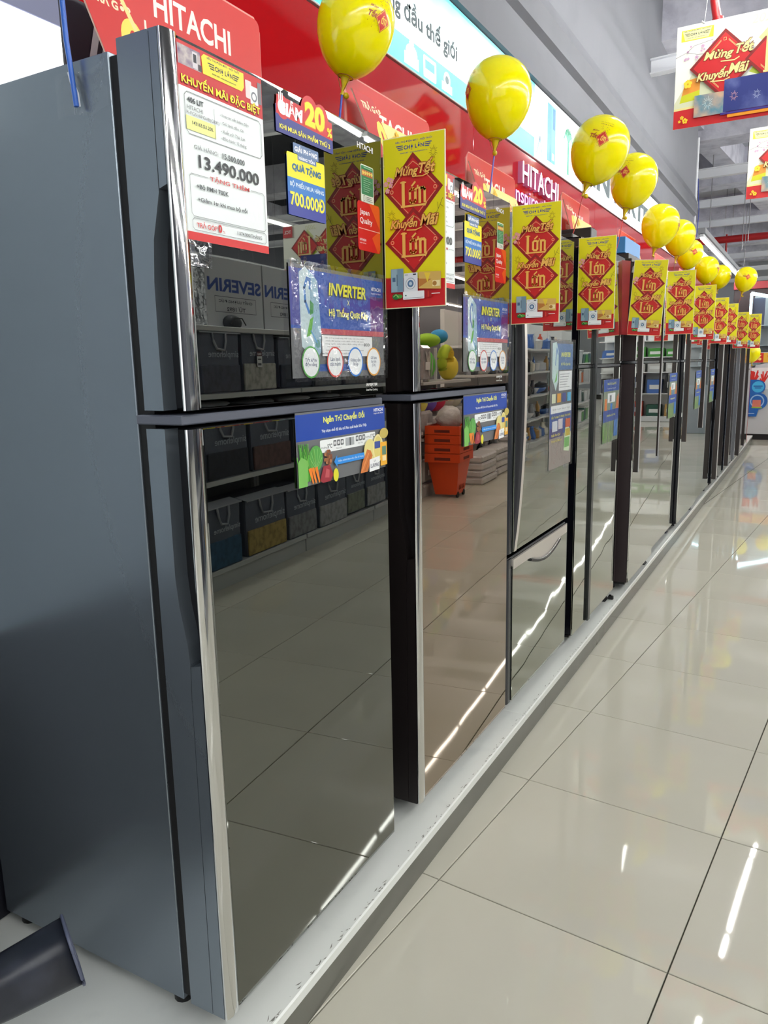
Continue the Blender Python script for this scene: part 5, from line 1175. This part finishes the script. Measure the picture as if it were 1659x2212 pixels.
NB = ('fifth', 'sixth', 'seventh', 'eighth', 'ninth')
rr = random.Random(33)
for k in range(2):
    v0 = 14.94 + k * 1.52
    shelf_unit(v0, v0 + 1.5, (.10, .52, .94, 1.36), 2.05, 'tall white kitchen-ware shelving, %s bay' % NB[k], .42, m_w2, m_w2)
    for di, z in enumerate((.10, .52, .94, 1.36)):
        for q in range(4):
            cc = ((214, 216, 220), (80, 160, 70), (230, 232, 234), (226, 120, 60), (120, 130, 200), (200, 206, 210), (40, 90, 80))[rr.randrange(7) if di else rr.choice((1, 6, 2))]
            nm_ = {(214, 216, 220): 'silver', (80, 160, 70): 'green', (230, 232, 234): 'white', (226, 120, 60): 'orange', (120, 130, 200): 'violet', (200, 206, 210): 'pale', (40, 90, 80): 'dark teal'}[cc]
            t = gthing('storage_box', '%s storage box, %s from left, %s shelf, %s kitchen-ware bay' % (nm_, ('first', 'second', 'third', 'fourth')[q], ('lowest', 'second', 'third', 'top')[di], NB[k]), 'box', .06, v0 + .08 + q * .35, z + .001, 'storage boxes on the far white bays')
            hh = rr.uniform(.20, .30); m_ = mat('store_%d_%d_%d' % cc, cc, .35)
            MB().prism([(0, 0), (.28, 0), (.28, hh * .86), (0, hh * .86)], 0, .29, m_, 'x').build('box_body', t); MB().rbox(-.006, -.006, hh * .87, .296, .286, hh, m_white if cc[0] < 200 else m_, .004).build('box_lid', t)
# ================================================================== FAR RIGHT: APPLIANCE, STANDEE, DISPLAY CASE
t = thing('washing_machine', 'grey-white appliance with curved top at the far right edge', 'appliance', (-.16, 14.6, 0), R_(-4))
MB().prism([(.0, .10), (.62, .10), (.66, .7), (.62, 1.22), (.30, 1.30), (.12, 1.26), (.02, 1.05)], 0, .7, mat('appliance_white', (196, 202, 206), .3), 'y').build('body', t)
MB().box(.05, .02, 0, .58, .68, .10, m_black).build('base', t)
MB().rbox(.02, -.01, 1.30, .70, .70, 1.47, m_white, .01).build('control_box', t)
a = Art(.0001); a.rect(0, 0, .70, .16, (226, 180, 60)); a.rect(.0, 0, .22, .16, (196, 40, 36)); a.text('0%', .115, .08, .15, .09, (250, 226, 120), .05); a.rect(.28, .085, .62, .115, (220, 110, 30)); a.rect(.30, .04, .56, .06, (220, 110, 30)); a.build('promo_strip', t, (.01, -.012, 1.305), FACE_NY)
a = Art(.0001); a.rect(0, 0, .34, .36, (226, 226, 228)); rr = random.Random(6)
for k in range(14): a.line([(.1, .1), (.1 + rr.uniform(-.1, .1), .1 + rr.uniform(.05, .24))], .022, (204, 44, 34))
for k in range(8): a.line([(.25, .1), (.25 + rr.uniform(-.06, .08), .1 + rr.uniform(.04, .2))], .022, (204, 44, 34))
a.build('red_leaf_print', t, (.0, -.014, .86), FACE_NY)
t = thing('blue_sign', 'blue cut-out sign with two round badges on the front of the grey appliance', 'sign', (-.20, 14.575, 0), R_(-4))
a = Art(.0001); a.rect(0, .40, .22, 1.02, (20, 96, 176)); a.circle(.22, .90, .115, (20, 96, 176)); a.circle(.24, .66, .14, (20, 96, 176)); a.poly([(-.04, .40), (.22, .40), (.26, .56), (.0, .56)], (20, 96, 176))
a.circle(.22, .90, .095, (64, 176, 226)); a.rect(.15, .905, .29, .920, (20, 70, 150)); a.rect(.17, .875, .27, .888, (20, 70, 150)); a.circle(.22, .66, .11, (150, 190, 226)); a.circle(.22, .66, .09, (20, 96, 176)); a.rect(.15, .56, .28, .68, (206, 120, 100)); a.rect(.14, .54, .30, .565, (150, 180, 70)); a.rect(.09, .445, .19, .455, (190, 214, 240))
a.build('print', t, (0, -.0115, 0), FACE_NY); MB().rbox(-.0, -.011, .42, .22, 0, 1.0, mat('standee_blue', (18, 80, 150), .4), .003).build('board', t)
t = thing('display_case', 'glass display case with bright lit edge behind the far flag signs', 'display case', (-.25, 15.6, 0), R_(-3))
MB().rbox(0, 0, 0, 1.6, .5, .9, mat('case_base', (150, 160, 168), .4), .01).build('base', t)
m_led = mat('lit_led_strip', (200, 240, 255), .3, emit=5.0)
MB().rbox(.0, 0, .9, .03, .03, 2.50, m_steel, .004).build('post', t); MB().rbox(1.57, 0, .9, 1.6, .03, 2.5, m_steel, .004).build('post', t)
MB().tube([(.0, -.02, 1.75), (.0, -.02, 2.52)], .02, m_led, 6).build('led_strip', t); MB().tube([(.0, -.02, 2.52), (.7, .3, 2.36), (1.6, .5, 2.16)], .03, m_led, 6).build('led_strip', t)
MB().rbox(.03, .1, 1.9, .22, .14, 2.44, mat('navy_case_panel', (56, 64, 84), .3), .004).build('side_panel', t)
for z in (1.25, 1.6, 1.95):
    MB().box(.03, .03, z, 1.57, .48, z + .01, mat('pale_glass_shelf', (190, 206, 212), .1)).build('shelf', t)
MB().box(.0, .49, .9, 1.6, .5, 2.5, mat('case_back', (170, 176, 180), .4)).build('back_panel', t)
rr = random.Random(8); kk = 0
for z in (.905, 1.26, 1.61, 1.96):
    for q in range(6):
        nm, prof = KW[rr.choice((1, 3))]; o = thing('glass_' + nm, 'clear glass %s in the lit display case, %s tier, %s place' % (nm, ('bottom', 'second', 'third', 'top')[int((z - .9) / .35)], ('first', 'second', 'third', 'fourth', 'fifth', 'sixth')[q]), 'glassware', tuple(t.matrix_basis @ Vector((.15 + q * .24, .22, z + .006)) if False else (-.25 + .15 + q * .24, 15.85 - q * .0125, z + .008)), 0, 'glassware in the lit display case')
        if 'g' + nm not in proto: proto['g' + nm] = MB().lathe(prof, mat('clear_glassware', (220, 232, 236), .05, trans=.6), 14).mesh(nm)
        link(nm + '_body', proto['g' + nm], o)
# dark booth wall behind with red fascia
t = thing('dark_booth', 'dark brown overhead panel with red band on white posts behind the last balloons', 'booth', (-.68, 14.6, 0), 0)
MB().rbox(0, 2.6, 1.98, 1.5, 2.7, 2.72, mat('dark_brown_booth', (52, 36, 38), .5), .005).build('wall_panel', t)
for x in (.02, 1.44): MB().rbox(x, 2.61, 0, x + .04, 2.69, 1.98, m_w2, .004).build('post', t)
MB().rbox(-.01, 2.56, 2.72, 1.52, 2.72, 2.86, mat('red_fascia', (150, 36, 44), .4), .005).build('fascia', t)
# more far things: low gondola with cartons
t = thing('far_gondola', 'long white gondola of boxed goods across the far end of the aisle', 'shelving', tuple(G(-3.3, 18.3, 0)), -GA)
MB().rbox(0, 0, 0, 3.2, .6, .12, m_w2, .01).build('base', t); MB().box(0, .5, .12, 3.2, .54, 2.25, m_w2).build('back_panel', t)
for z in (.62, 1.10, 1.44, 1.80): MB().box(0, .05, z, 3.2, .5, z + .02, m_w2).build('shelf', t)
rr = random.Random(12); ON = ('first', 'second', 'third', 'fourth', 'fifth', 'sixth', 'seventh', 'eighth', 'ninth', 'tenth', 'eleventh', 'twelfth', 'thirteenth', 'fourteenth')
for zi, (z, cc, cn, h0, h1) in enumerate(((.121, (34, 84, 70), 'dark green', .22, .40), (.641, (60, 52, 58), 'dark brown', .28, .42), (1.121, (206, 206, 204), 'grey-white', .16, .28), (1.461, (70, 150, 60), 'green', .16, .24), (1.821, (236, 238, 240), 'white', .20, .36))):
    for q in range(7):
        hh = rr.uniform(h0, h1); c2 = cc if rr.random() < .75 else cols_[rr.randrange(len(cols_))]
        o = thing('goods_box', '%s boxed goods on the far gondola, %s tier, %s from the left' % (cn if c2 == cc else 'odd-coloured', ('bottom', 'second', 'third', 'fourth', 'top')[zi], ON[q]), 'box', tuple(G(-3.3 + .06 + q * .45, 18.42, z)), -GA, 'boxed goods on the far gondola')
        MB().rbox(0, 0, 0, .40, .3, hh, mat('goods_%d_%d_%d' % c2, c2, .5), .004).build('box_body', o); MB().box(.05, -.0012, hh * .3, .35, -.0002, hh * .62, m_white).build('box_label', o)
for k, p in enumerate(((.02, 12.6, 1.46), (.30, 13.6, 1.58))):
    t = thing('balloon', ('yellow balloon hanging low under the farthest flag sign', 'yellow balloon low at the very right edge, half out of the picture')[k], 'balloon', p, 0, 'low yellow balloons at the far end')
    link('balloon_skin', bal_me, t); link('knot', knot_me, t); MB().tube([(0, 0, -.19), (0, .0, .126 - p[2] + (0 if k == 0 else -.126))], .003, mat('stick_170_60_40', (170, 60, 40), .35), 6).build('stick', t)

_seen = {}
for o in bpy.data.objects:
    l = o.get('label')
    if o.parent is None and l:
        if len(l.split()) > 16: print('LONG', len(l.split()), o.name, l)
        _seen.setdefault(l, []).append(o.name)
for l, n in _seen.items():
    if len(n) > 1: print('SAME', len(n), l)
